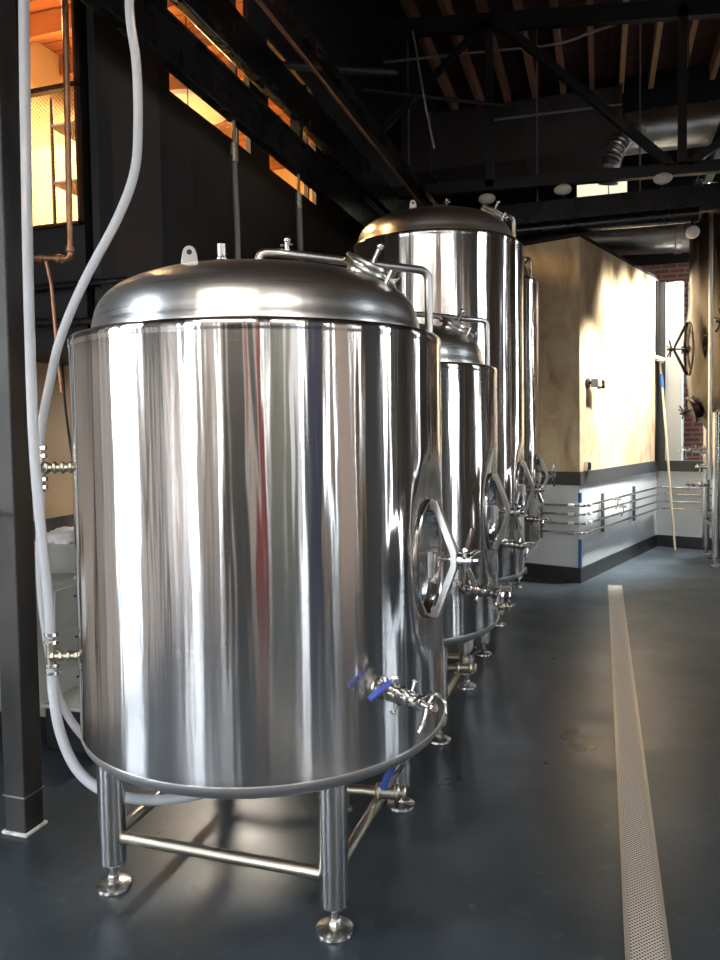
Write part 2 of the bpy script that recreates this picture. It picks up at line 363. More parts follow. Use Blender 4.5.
# upper office facade on the left
XO = -2.5
W1 = (4.05, 5.22, 3.67, 4.95); W2 = (5.50, 6.58, 3.67, 4.72)
struct('wall_office', wall_open('X', XO - .05, .05, 3.42, YB, 2.1, ZR, [W1, W2]), DARKWALL, 'near black office wall above the tanks with strip windows', 'wall')
struct('trim_3', MB().box((XO, 3.44, 2.12), (XO + .02, 3.92, 4.2)), BROWNPANEL, 'dark plum brown panel beside the mesh window', 'trim')
struct('trim_4', MB().box((XO, 3.3, 2.1), (XO + .045, 3.42, 5.2)), BLKM, 'black corner post of the office', 'trim')
struct('ceiling_soffit', MB().box((XL - .2, 3.3, 2.05), (XO, YB, 2.12)), BLKM, 'black soffit beneath the office', 'soffit')
OW = (-2.985, -2.552, 2.69, 4.3)
struct('wall_office_front', wall_open('Y', 3.3, .12, XL - 3.4, XO - .05, 2.12, ZR, [OW, (-5.9, -3.6, 2.8, 4.3)]), DARKWALL, 'dark front wall of the office', 'wall')
struct('ceiling_office', MB().box((XL - 3.4, 3.42, 4.98), (XO - .13, 9.0, 5.06)), OFFCEIL, 'orange pine board ceiling inside the office', 'ceiling')
struct('wall_office_back', MB().box((XL - 3.4, 9.0, 2.12), (XO - .13, 9.1, 5.0)), CREAM, 'cream wall at the far end of the office', 'wall')
struct('wall_office_side', MB().box((-4.7, 3.43, 2.14), (-4.6, 9.0, 4.98)), CREAM, 'cream wall deep inside the office', 'wall')
struct('floor_office', MB().box((XL - 3.4, 3.42, 2.121), (XO - .13, 9.0, 2.16)), WOODP, 'wooden floor of the office', 'floor')
for i, y in enumerate((3.85, 4.45, 5.05, 5.65, 6.25, 6.85, 7.45)):
    b = MB().box((-4.58, y, 4.80), (XO - .14, y + .06, 4.975)).build('ceiling_joist', OFFCEIL)
    tag(b, 'orange pine joist crossing the office ceiling', 'joist', 'office ceiling joists')
# cream partition in the office seen through the mesh window
struct('wall_office_partition', MB().box((-4.58, 5.2, 2.17), (-2.9, 5.26, 3.98)), CREAM, 'bright cream office partition seen through the mesh window', 'wall')
# windows of the facade
def strip_window(w, n):
    fr = MB(); a0, a1, z0, z1 = w
    for (p0, p1, q0, q1) in ((a0, a0 + .03, z0, z1), (a1 - .03, a1, z0, z1), (a0, a1, z0, z0 + .02), (a0, a1, z1 - .02, z1)): fr.box((XO - .045, p0, q0), (XO - .005, p1, q1))
    m = a0 + (a1 - a0) * .80; fr.box((XO - .045, m - .012, z0), (XO - .005, m + .012, z1))
    f = fr.build('window_%d' % n, BLKM); tag(f, 'warm lit strip window of the upper office', 'window', kind='structure')
    MB().box((XO - .028, a0 + .03, z0 + .02), (XO - .023, a1 - .03, z1 - .02)).build('pane', GLASS, f)
strip_window(W1, 9); strip_window(W2, 10)
# mesh window facing the camera
fr = MB(); a0, a1, z0, z1 = OW
for q in ((a0, a0 + .02, z0, z1), (a1 - .015, a1, z0, z1), (a0, a1, z0, z0 + .015), (a0, a1, 3.385, 3.41), (a0, a1, z1 - .03, z1)): fr.box((q[0], 3.27, q[2]), (q[1], 3.31, q[3]))
f = fr.build('window_11', WIRE); tag(f, 'office window covered by fine wire mesh, brightly lit from inside', 'window', kind='structure')
wm = MB(); w = a1 - a0
for sgn in (1, -1):
    c = -w
    while c < (3.4 - z0):
        # line z = z0 + c + t (t along x)
        x0, x1 = 0, w
        za, zb = c, c + w
        t0 = max(0, -c); t1 = min(w, (3.4 - z0) - c)
        if t1 > t0 + .005:
            xa, xb = (a0 + t0, a0 + t1) if sgn > 0 else (a1 - t0, a1 - t1)
            wm.cyl((xa, 3.262, z0 + c + t0), (xb, 3.262, z0 + c + t1), .0013, 3)
        c += .022
wm.build('wire_mesh', WIRE, f)
MB().box((a0 + .02, 3.30, z0 + .015), (a1 - .015, 3.304, 3.385)).build('pane', GLASS, f)

# office shelf rack
t = thing('shelf_rack', (-3.12, 4.3, 2.16), 'dark metal shelf rack with things on it inside the lit office', 'shelf')
for x in (-.32, .10):
    for y in (-.15, .15): MB().cyl((x, y, 0), (x, y, 1.65), .012, 8).build('upright', WIRE, t)
for i, z in enumerate((.35, .72, 1.09, 1.46)): MB().box((-.33, -.16, z), (.11, .16, z + .02)).build('shelf', WIRE, t, bevel=.003)

# plywood box (angled) ---------------------------------------------------------------
B0 = Vector((-.205, 7.93, 0)); ang = math.radians(18.71)
BX = Matrix.Translation(B0) @ Matrix.Rotation(-ang, 4, 'Z')   # local +Y along the lit side, local -X along the front face
LS, LF, HB = 2.86, 2.35, 3.52
TK = .05
def bxs(name, lo, hi, m, lab, cat, **kw): return struct(name, MB(BX).box(lo, hi), m, lab, cat, **kw)
bxs('wall_booth_side', (-TK, 0, 1.145), (0, LS, HB), PLY, 'plywood side wall of the booth, brightly lit', 'wall')
bxs('wall_booth_front', (-LF, 0, 1.145), (-TK, TK, HB), PLY, 'plywood front wall of the booth in shade', 'wall')
bxs('wall_booth_side', (-TK, 0, 0), (-.004, LS, 1.145), WHITEB, 'white washable lower board on the booth side', 'wall')
bxs('wall_booth_front', (-LF, .004, 0), (-TK, TK, 1.145), WHITEB, 'white washable lower board on the booth front', 'wall')
bxs('wall_booth_back', (-LF, LS - .05, 0), (-TK, LS, HB), DARKWALL, 'back of the booth', 'wall')
bxs('ceiling_booth', (-LF, 0, HB), (0, LS, HB + .04), DARKWALL, 'flat lid of the booth', 'ceiling')
bxs('trim_5', (-.004, -.012, 1.005), (.012, LS, 1.145), BAND, 'charcoal band on the booth side', 'trim')
bxs('trim_6', (-LF, -.012, 1.005), (-.004, .004, 1.145), BAND, 'charcoal band on the booth front', 'trim')
bxs('baseboard_side', (-.004, -.014, 0), (.014, LS, .155), BASEM, 'charcoal rubber baseboard on the booth side', 'baseboard')
bxs('baseboard_front', (-LF, -.014, 0), (-.004, .004, .155), BASEM, 'charcoal rubber baseboard on the booth front', 'baseboard')
bxs('trim_7', (0, LS - .10, 1.145), (.02, LS, HB - .02), BLKM, 'dark corner trim at the far end of the booth', 'trim')
# low wall continuing to the right of the booth end
bxs('wall_partition', (0, LS, 0), (3.6, LS + .12, 1.005), WHITEB, 'white low partition wall past the booth', 'wall')
bxs('trim_8', (0, LS - .014, 1.005), (3.6, LS + .13, 1.145), BAND, 'charcoal cap on the low partition', 'trim')
bxs('baseboard_partition', (0.014, LS - .016, 0), (3.6, LS, .155), BASEM, 'charcoal baseboard on the low partition', 'baseboard')
bxs('trim_9', (.10, LS, 1.145), (.30, LS + .12, HB - .05), TRIMP, 'pale grey column standing on the low partition', 'trim')
bxs('trim_12', (0, LS + .005, 1.145), (.10, LS + .10, HB - .03), BAND, 'dark jamb between booth and pale column', 'trim')

# stainless pipes round the booth -----------------------------------------------------
for i, z in enumerate((.80, .71, .615, .52)):
    off = .055
    path = bend([(-1.2, -off, z), (off, -off, z), (off, LS - off - .02, z), (1.9, LS - off - .02, z)], .09)
    mb = MB(BX); mb.tube(path, .0125, 10)
    lab = ['topmost', 'second from top', 'third from top', 'lowest'][i] + ' of the four thin steel pipes wrapping the booth wall'
    o = tag(mb.build('wall_pipe', POL), lab, 'pipe', 'steel pipes round the booth')
    for (q0, q1) in (((-.10, -off, z), (-.04, -off, z)), ((off, .10, z), (off, .16, z))):
        MB(BX).cyl(q0, q1, .022, 14, bev=.004).build('coupling', WHITEP if i < 3 else POL, o)
BRK = mat('dark_grey_bracket_steel', (.12, .12, .115), .4, .6)
def bracket(x, y, nx, ny, lab):
    mb = MB(BX); s_ = .022
    if nx: mb.box((.012, y - s_, .46), (.04, y + s_, .88))
    else: mb.box((x - s_, -.04, .44), (x + s_, -.012, .88))
    tag(mb.build('pipe_bracket', BRK, bevel=.003), lab, 'bracket', 'pipe brackets on the booth')
bracket(-.42, 0, 0, 1, 'steel pipe bracket on the shaded booth front')
bracket(0, .62, 1, 0, 'nearer steel pipe bracket on the lit booth side')
bracket(0, 1.75, 1, 0, 'farther steel pipe bracket on the lit booth side')
# taps on the pipes
def tap(p, lab):
    t = thing('pipe_tap', BX @ Vector(p), lab, 'valve', rz=-ang)
    MB().cyl((0, 0, 0), (.09, 0, 0), .014).build('body', POL, t); MB().tube(bend([(.06, -.01, 0), (.07, -.05, -.05), (.08, -.14, -.09)], .03), .008, 8).build('lever', POL, t)
tap((.06, 1.05, .70), 'small lever tap on the second booth pipe')
tap((.06, .85, .80), 'small lever tap on the topmost booth pipe')
for x_, lab in ((-.50, 'left'), (-.36, 'right')):
    mb = MB(BX); mb.cyl((x_, -.065, .80), (x_, -.15, .80), .016); mb.cyl((x_, -.15, .80), (x_, -.17, .80), .03, 16, bev=.003)
    tag(mb.build('pipe_valve', POL), lab + ' of the two capped stubs on the topmost pipe at the booth front', 'valve', 'capped stubs at the booth front')

tag(MB(BX).box((-.012, -.0165, .83), (.0165, .016, .93)).build('blue_tape', TAPE), 'strip of blue tape wrapped on the booth corner above the pipes', 'tape')
tag(MB(BX).box((-.012, -.0165, .16), (.0165, .012, .45)).build('blue_tape', TAPE), 'long strip of blue tape down the booth corner below the pipes', 'tape')
# security lamp and outlet box on the booth side
t = thing('security_camera', BX @ Vector((0, .24, 2.06)), 'grey and black security camera on the bright plywood wall', 'camera', rz=-ang)
MB().cyl((0, -.03, 0), (.02, -.03, 0), .055, 20, bev=.005).build('mount', BLK, t)
MB().tube([(.015, -.03, 0), (.06, -.01, 0)], .016).build('arm', BLK, t)
MB().box((.04, -.03, -.045), (.12, .09, .045)).build('housing', GREYM, t, bevel=.008)
MB().box((.06, .09, -.06), (.13, .15, .03)).build('lens_hood', BLK, t, bevel=.006)
t = thing('outlet_box', BX @ Vector((.0, .17, 1.185)), 'small steel outlet box above the charcoal band', 'outlet', rz=-ang)
MB().box((0, -.05, -.04), (.04, .05, .06)).build('box', SAT, t, bevel=.004); MB().box((.04, -.035, -.025), (.046, .035, .045)).build('cover', BLK, t, bevel=.002)
# pole leaning on the booth end
t = thing('roller_pole', (0, 0, 0), 'long pale pole with a white roller head leaning by the booth end', 'pole')
pa, pb = Vector((.90, 10.22, .015)), Vector((.742, 10.58, 2.45))
MB().cyl(pa, pb, .014, 12).build('pole', WOODP, t)
q = pa.lerp(pb, .86); MB().cyl(q, pa.lerp(pb, .93), .020, 12).build('grip', TAPE, t)
MB().cyl(pb + V(-.10, -.03, .06), pb + V(.05, -.03, .0), .035, 16, bev=.008).build('roller_head', WHITEP, t)

# behind the low partition: ladder and control box
t = thing('ladder', (1.62, 12.0, 0), 'red ladder leaning on the brick wall behind the partition', 'ladder', rz=0)
for sx in (-.2, .2): MB().box((sx - .03, -.045, 0), (sx + .03, .025, 3.2), Matrix.Rotation(.22 if 0 else 0, 4, 'X') @ Matrix.Rotation(.10, 4, 'Y')).build('rail', REDP, t)
for i in range(9):
    z = .3 + .3 * i; dx = z * math.tan(.10); MB().cyl((-.2 + dx, -.01, z), (.2 + dx, -.01, z), .016, 10).build('rung', REDP, t)
t = thing('control_box', (1.62, 11.0, 1.55), 'ivory control box on a stand behind the low partition', 'control box')
MB().box((-.16, -.1, -.18), (.16, .1, .25)).build('housing', PANELB, t, bevel=.01); MB().cyl((0, -.1, .08), (0, -.13, .08), .06).build('dial', GREYM, t)
MB().box((-.03, .02, -1.55), (.03, .08, -.18)).build('stand', BLKM, t)

# floor drain ---------------------------------------------------------------------------
dr = Matrix.Translation((.135, 2.0, 0)) @ Matrix.Rotation(0, 4, 'Z')
t = thing('floor_drain', (.135, 0, 0), 'long perforated trench drain grate set in the dark floor', 'drain')
MB().box((-.050, -2, .0), (.050, 7.86, .005)).build('grate', GRATE, t)
mb = MB(); mb.box((-.066, -2, 0), (-.050, 7.87, .0065)); mb.box((.050, -2, 0), (.066, 7.87, .0065)); mb.box((-.066, 7.86, 0), (.066, 7.875, .0065))
mb.build('frame', mat('drain_edge_steel', (.42, .38, .33), .4, .6), t)

# ------------------------------------------------------------------ tanks
R0 = .678; Z0 = .492
AM = math.radians(-4)           # the manways look a little towards the camera end of the aisle
def sm(t): t = max(0, min(1, t)); return t * t * (3 - 2 * t)
def shell(R, z0, z1, am, mz, ma, mb_, bottom='flat', nA=288, plane=-.024):
    """tank wall with the metal swelling smoothly out to an oval manway collar"""
    prof = []
    if bottom == 'flat': prof += [(.0, z0 - .05), (R * .5, z0 - .035), (R - .09, z0 - .006), (R - .05, z0 + .004), (R - .012, z0 + .03), (R - .001, z0 + .05)]
    zs = sorted({round(z0 + .06 + (z1 - z0 - .10) * i / 70, 4) for i in range(71)})
    prof += [(R, z) for z in zs]
    prof += [(R, z1 - .034), (R + .002, z1 - .030), (R + .002, z1 - .010), (R - .006, z1), (R - .03, z1 + .004), (R - .078, z1 + .006)]
    m = MB(); rings = []
    for r, z in prof:
        if r < 1e-6: rings.append([m.v((0, 0, z))]); continue
        row = []
        for k in range(nA):
            a = 2 * PI * k / nA; rr = r
            if r > R - .001 and z0 + .05 < z < z1 - .05:
                da = (a - am + PI) % (2 * PI) - PI
                if abs(da) < 1.2:
                    u = math.sin(da) * R; rho = math.sqrt((u / ma) ** 2 + ((z - mz) / mb_) ** 2)
                    if rho < 2.0:
                        # target: flat plane at R+.025 in front of the manway
                        tgt = (R + plane) / max(.55, math.cos(da))
                        w = sm((1.85 - rho) / .85)
                        rr = r + (tgt - r) * w
                        if rho < .93: rr = rr - .06 * sm((.93 - rho) / .12)
            row.append(m.v((rr * math.cos(a), rr * math.sin(a), z)))
        rings.append(row)
    for a, b in zip(rings, rings[1:]):
        for k in range(nA):
            k2 = (k + 1) % nA
            if len(a) == 1: m.f([a[0], b[k2], b[k]])
            else: m.f([a[k], a[k2], b[k2], b[k]])
    return m
def oval_ring(T, a, b, r, x, n=56):
    m = MB(T); P = [(x, a * math.cos(2 * PI * k / n), b * math.sin(2 * PI * k / n)) for k in range(n + 1)]
    m.tube(P, r, 10, cap=False); return m
def star(T, n, L, hubr, parent, rot=.3, m=POL):
    h = MB(T); h.cyl((-.02, 0, 0), (.035, 0, 0), hubr, 16, bev=.004); h.cyl((.035, 0, 0), (.055, 0, 0), hubr * .55, 12, bev=.003)
    w = h.build('hand_wheel', m, parent)
    for i in range(n):
        a = rot + 2 * PI * i / n
        p = MB(T).cyl((.008, math.cos(a) * hubr * .8, math.sin(a) * hubr * .8), (.030, math.cos(a) * L, math.sin(a) * L), .0085, 10, .0095, bev=.003)
        p.build('spoke', m, w)
    return w
def manway(par, R, am, mz, a, b, hub=.125, big=1.25, rot=.15, plane=-.024, m=None):
    T = Matrix.Rotation(am, 4, 'Z') @ Matrix.Translation((R + plane - .022, 0, mz))
    mw = oval_ring(T, a * .95, b * .95, .010, .024).build('manway', POL, par)
    # dished oval door just inside the collar
    d = MB(T); n = 48; rings = []
    for s_, x in ((.90, -.04), (.90, -.022), (.86, -.012), (.78, -.014), (.6, -.006), (.35, .004), (.0, .008)):
        rings.append([d.v((x, a * s_ * math.cos(2 * PI * k / n), b * s_ * math.sin(2 * PI * k / n))) for k in range(n)] if s_ else [d.v((x, 0, 0))])
    for p, q in zip(rings, rings[1:]):
        for k in range(n):
            if len(q) == 1: d.f([p[k], p[(k + 1) % n], q[0]])
            else: d.f([p[k], p[(k + 1) % n], q[(k + 1) % n], q[k]])
    d.build('door', SAT, mw)
    # yoke: two flat arms from the collar meeting at the screw hub
    y = MB(T); hw = .017
    prof = [(.032, b * .97), (.058, b * .97), (hub, .03), (hub, -.03), (.058, -b * .97), (.032, -b * .97), (.032, -b * .82), (.046, -b * .80), (hub - .022, -.018), (hub - .022, .018), (.046, b * .80), (.032, b * .82)]
    A = [y.v((x, -hw, z)) for x, z in prof]; B = [y.v((x, hw, z)) for x, z in prof]; n_ = len(prof)
    for i in range(n_): y.f([A[i], A[(i + 1) % n_], B[(i + 1) % n_], B[i]])
    for k_ in range(n_ // 2 - 1):
        i, j = k_, n_ - 1 - k_
        y.f([A[i], A[j], A[j - 1], A[i + 1]]); y.f([B[i], B[i + 1], B[j - 1], B[j]])
    y.build('yoke', SAT, mw, bevel=.002)
    MB(T).cyl((.035, 0, 0), (hub + .015, 0, 0), .010, 14).build('screw', POL, mw)
    hb = MB(T); hb.box((.02, -a * .62, -.035), (.075, -a * .42, .035)); hb.cyl((.06, -a * .70, -.045), (.06, -a * .70, .045), .012, 12); hb.build('hinge', SAT, mw, bevel=.003)
    star(T @ Matrix.Translation((hub + .02, 0, 0)), 5, .088 * big, .024, mw, rot, m or POL)
    if m:
        for o_ in [mw] + list(mw.children): o_.data.materials[0] = m
    return mw
def leg(par, x, y, ztop, r=.047):
    l = MB().cyl((x, y, .088), (x, y, ztop), r, 28, bev=.008).build('leg', LEGM, par)
    f = MB(); f.cyl((x, y, .018), (x, y, .10), .013, 14); f.cyl((x, y, .026), (x, y, .045), .021, 6, bev=.003)
    f.lathe([(0, .0), (.060, 0), (.062, .004), (.060, .014), (.045, .020), (.020, .026), (0, .026)], (x, y, 0), n=32); f.build('foot', LEGM, l)
    return l
def flange(m, p, d, r, t=.012):
    d = Vector(d).normalized(); m.lathe([(0, -t), (r * .8, -t), (r, -t * .35), (r, t * .35), (r * .8, t), (0, t)], p, d, 22)
def valve_cluster(par, az, R, z, name='outlet_valve', handle=True, s=1.0, flip=1):
    """short ferrule, clamp, butterfly body with grip, tee and small sampling cock"""
    T = Matrix.Rotation(az, 4, 'Z') @ Matrix.Translation((R, 0, z)) @ Matrix.Scale(s, 4)
    v = MB(T); v.cyl((-.03, 0, 0), (.05, 0, 0), .027, 22); v.lathe([(.027, 0), (.040, .004), (.043, .012), (.030, .018)], (0, 0, 0), (1, 0, 0), 24)
    flange(v, (.055, 0, 0), (1, 0, 0), .038); v.cyl((.065, 0, 0), (.105, 0, 0), .034, 22, bev=.006); flange(v, (.112, 0, 0), (1, 0, 0), .038)
    v.cyl((.12, 0, 0), (.20, 0, 0), .021, 18); flange(v, (.165, 0, 0), (1, 0, 0), .033, .009)
    v.cyl((.085, 0, -.05), (.085, 0, .05), .011, 12)
    b = v.build(name, POL, par)
    # clamp wing nuts
    for (x, ya, za) in ((.055, -.045, .02), (.112, -.03, -.045), (.165, .02, .045)):
        w = MB(T); w.cyl((x, ya * .6, za * .6), (x, ya * 1.35, za * 1.35), .0065, 10); w.box((x - .014, ya * 1.3 - .004, za * 1.3 - .004), (x + .014, ya * 1.3 + .006, za * 1.3 + .008)); w.build('wing_nut', POL, b, bevel=.002)
    # sampling cock at the end
    c = MB(T); c.cyl((.20, 0, 0), (.225, 0, 0), .030, 18, bev=.005); c.cyl((.225, 0, 0), (.275, 0, 0), .012, 14)
    c.tube(bend([(.262, 0, 0), (.262, -.02, -.055), (.262, -.05, -.085)], .03), .0085, 10); c.cyl((.235, -.05, .022), (.235, .045, .03), .006, 8)
    c.cyl((.275, 0, 0), (.30, -.004, .004), .018, 14, bev=.004)
    c.tube(bend([(.25, .01, .0), (.27, .03, .045), (.32, .03, .03), (.335, .02, -.01)], .02), .006, 8)
    c.build('sampling_cock', POL, b)
    if handle:
        lv = MB(T); lv.cyl((.085, 0, .05), (.085, 0, .062), .015, 12); lv.tube([(.085, 0, .058), (.085, -.03 * flip, .050), (.080, -.06 * flip, .045)], .007, 8); lv.build('handle', POL, b)
        MB(T).tube([(.085, -.028 * flip, .052), (.082, -.075 * flip, .030), (.078, -.125 * flip, .006)], lambda t: .0115 + .002 * math.sin(PI * t), 12).build('grip', BLUE, b)
    return b
def dome_prof(R, z1, h):
    r = R * .893
    return [(r + .004, z1 + .003), (r + .004, z1 + .022), (r - .003, z1 + .034)] + [(r * x, z1 + h * y) for x, y in
            ((.990, .22), (.975, .36), (.95, .48), (.91, .59), (.86, .68), (.79, .765), (.70, .84), (.60, .89), (.48, .935), (.35, .967), (.22, .986), (.10, .997), (0, 1))]
def dome_z(R, z1, h, r):
    P = dome_prof(R, z1, h)[3:]
    for (ra, za), (rb, zb) in zip(P, P[1:]):
        if rb <= r <= ra: return za + (zb - za) * (ra - r) / (ra - rb)
    return P[-1][1]
def tank(x, y, z1, label, group=None, ports=False, R=R0, valve_handle=True):
    t = thing('brewing_tank', (x, y, 0), label, 'tank', group)
    h = .262; mz = 1.150
    sh = shell(R, Z0, z1, AM, mz, .165, .210).build('shell', STEEL, t, sharp=50)
    MB().lathe([(R - .10, z0 - .001) for z0 in (Z0,)] + [(R - .055, Z0 + .001), (R - .035, Z0 + .005), (R - .017, Z0 + .015), (R - .004, Z0 + .031), (R + .003, Z0 + .050), (R + .003, Z0 + .056), (R - .002, Z0 + .058)], n=160).build('bottom_ring', RING, t, sharp=60)
    dm = MB().lathe(dome_prof(R, z1, h), n=160).build('dome', DOME, t, sharp=50)
    manway(t, R, AM, mz, .165, .210)
    Lr = .4152
    for sx, sy in ((1, -1), (-1, -1), (1, 1), (-1, 1)): leg(t, sx * Lr, sy * Lr, Z0 + .01)
    for (ax, ay), (bx_, by) in (((-1, -1), (1, -1)), ((1, -1), (1, 1)), ((1, 1), (-1, 1)), ((-1, 1), (-1, -1))):
        MB().cyl((ax * Lr, ay * Lr, .185), (bx_ * Lr, by * Lr, .185), .0205, 18).build('cross_brace', BRACE, t)
    valve_cluster(t, math.radians(-33), R, .79, handle=valve_handle, s=.80)
    # bottom outlet and racking valve
    T = Matrix.Identity(4); d = MB(); az = math.radians(8); c, s_ = math.cos(az), math.sin(az)
    zp = .235
    d.tube(bend([(0, 0, Z0 - .03), (0, 0, zp + .03), (.06 * c, .06 * s_, zp), (.52 * c, .52 * s_, zp)], .08), .019, 18)
    flange(d, (.43 * c, .43 * s_, zp), (c, s_, 0), .032); flange(d, (.50 * c, .50 * s_, zp), (c, s_, 0), .032); d.cyl((.43 * c, .43 * s_, zp), (.50 * c, .50 * s_, zp), .027, 20, bev=.006)
    d.cyl((.465 * c, .465 * s_, zp + .02), (.465 * c, .465 * s_, zp + .07), .010, 12)
    d.cyl((.52 * c, .52 * s_, zp), (.535 * c, .535 * s_, zp), .030, 20, bev=.004)
    d.cyl((.30 * c, .30 * s_, zp), (.30 * c, .30 * s_, zp - .07), .016, 14); d.cyl((.30 * c, .30 * s_, zp - .07), (.30 * c, .30 * s_, zp - .085), .026, 16, bev=.003)
    dv = d.build('drain_pipe', BRACE, t)
    px, py = .465 * c, .465 * s_
    MB().tube([(px, py, zp + .066), (px - .005, py - .045, zp + .035)], .008, 8).build('lever_arm', POL, dv) if valve_handle else None
    MB().tube([(px, py, zp + .066), (px + .02, py - .01, zp + .075), (px + .05, py - .03, zp + .10), (px + .075, py - .05, zp + .14)], .008, 10).build('lever', POL, dv)
    if valve_handle: MB().tube([(px - .005, py - .045, zp + .035), (px + .012, py - .05, zp + .08), (px + .035, py - .055, zp + .125)], .0145, 12).build('grip', BLUE, dv)
    # spray-cleaning pipe over the dome and down the back of the shell
    zc = z1 + h; zq = z1 + .33
    p = MB(); ex, ey = .549, .462
    path = bend([(-.014, .027, zc - .02), (-.014, .027, zc + .085), (.06, .06, zc + .085), (.06 + .42, .06 + .33, zq - .01), (ex, ey, zq - .01), (ex, ey, Z0 + .35)], .055, 8)
    p.tube(path, .0165, 14); p.lathe([(.0165, 0), (.035, 0), (.035, .012), (.0165, .016)], (-.014, .027, zc - .006), n=20)
    cp = p.build('cleaning_pipe', SAT, t)
    m = MB(); m.cyl((.085, .075, zc + .08), (.085, .075, zc + .125), .010, 12); m.ball((.085, .075, zc + .135), .015); m.cyl((.06, .075, zc + .118), (.11, .075, zc + .118), .006, 8)
    m.build('air_cock', POL, cp)
    for z in (z1 - .15, z1 - .75):
        MB().cyl((R * .765, R * .644, z), (ex, ey, z), .010, 10).build('pipe_clip', SAT, cp)
    # lifting lugs
    for i, (lx, ly) in enumerate(((-.07, -.38), (.36, .13), (-.29, .25))):
        lz = dome_z(R, z1, h, math.hypot(lx, ly)); T = Matrix.Translation((lx, ly, lz - .01)) @ Matrix.Rotation(math.radians((25, 60, 110)[i]), 4, 'Z')
        l = MB(); pts = [(-.028, 0), (.028, 0), (.024, .04)] + [(.022 * math.cos(a), .045 + .022 * math.sin(a)) for a in [PI * k / 8 for k in range(9)]] + [(-.024, .04)]
        M = T @ Matrix(((1, 0, 0, 0), (0, 0, 1, 0), (0, 1, 0, 0), (0, 0, 0, 1))); l.prism(pts, -.006, .006, M)
        lo = l.build('lifting_lug', SAT, t, bevel=.002)
        MB().cyl((T @ Vector((0, -.0075, .045))), (T @ Vector((0, .0075, .045))), .009, 14).build('eye', BLKM, lo)
    # capped vent
    lx, ly = -.145, -.02; lz = dome_z(R, z1, h, .146)
    m = MB(); m.cyl((lx, ly, lz - .02), (lx, ly, lz + .08), .016, 18); flange(m, (lx, ly, lz + .065), (0, 0, 1), .024, .008); m.cyl((lx, ly, lz + .075), (lx, ly, lz + .125), .018, 18, bev=.004)
    m.cyl((lx + .02, ly, lz + .03), (lx + .05, ly, lz + .035), .006, 8); m.build('vent_cap', POL, t)
    # pressure port leaning out of the dome, with a clamp ring and small relief valve
    lx, ly = .425, -.07; r_ = math.hypot(lx, ly); lz = dome_z(R, z1, h, r_); dv_ = Vector((lx / r_ * .5, ly / r_ * .5, .88)).normalized(); o = Vector((lx, ly, lz - .022))
    m = MB(); m.lathe([(.062, -.04), (.062, .028), (.080, .030), (.084, .036), (.080, .044), (.066, .046), (.066, .05), (.080, .052), (.084, .058), (.080, .066), (.03, .070), (0, .070)], o, dv_, 32)
    pp = m.build('pressure_port', SAT, t)
    side = dv_.cross(Vector((0, 0, 1))).normalized(); out = side.cross(dv_).normalized() * -1
    q = o + dv_ * .048 + out * .09
    m = MB(); m.cyl(q - out * .03, q + out * .035, .012, 12); m.cyl(q + out * .01 - dv_ * .03, q + out * .01 + dv_ * .03, .014, 12, bev=.003); m.cyl(q + out * .035, q + out * .05, .02, 14, bev=.003)
    m.build('relief_valve', POL, pp)
    m = MB(); m.cyl(o + dv_ * .06 - side * .03, o + dv_ * .12 - side * .03, .010, 10); m.ball(o + dv_ * .13 - side * .03, .014); m.build('gauge_stub', POL, pp)
    if ports:
        for z, ln in ((1.478, .165), (.758, .145)):
            a = math.atan2(2.34 - y - .045, -2.03 - x); c, s_ = math.cos(a), math.sin(a)
            m = MB(); m.cyl(((R - .02) * c, (R - .02) * s_, z), ((R + ln) * c, (R + ln) * s_, z), .015, 16)
            m.lathe([(.015, 0), (.032, 0), (.032, .008), (.015, .014)], ((R - .004) * c, (R - .004) * s_, z), (c, s_, 0), 20)
            for rr in (.035, .065, .095, .125): m.cyl(((R + rr) * c, (R + rr) * s_, z), ((R + rr + .015) * c, (R + rr + .015) * s_, z), .0225, 8, bev=.003)
            m.build('side_port', BRASS, t)
    return t
TX, TY, DY = -1.2264, 2.588, 1.5291
XR2 = -1.2069
t1 = tank(TX, TY, 1.935, 'large brushed steel tank nearest the camera, with hoses on its left side', 'steel tanks along the left of the aisle', ports=True)
t2 = tank(XR2, TY + DY, 1.935, 'short steel tank second in the row, its dome just above the front tank edge', 'steel tanks along the left of the aisle', valve_handle=False, R=.663)
t3 = tank(XR2, TY + 2 * DY, 2.955, 'tall steel tank third in the row, rising behind the two short ones', 'steel tanks along the left of the aisle', valve_handle=False, R=.663)
t4 = tank(XR2, TY + 3 * DY, 2.955, 'farthest tall steel tank in the row, a sliver beside the plywood booth', 'steel tanks along the left of the aisle', valve_handle=False, R=.663)

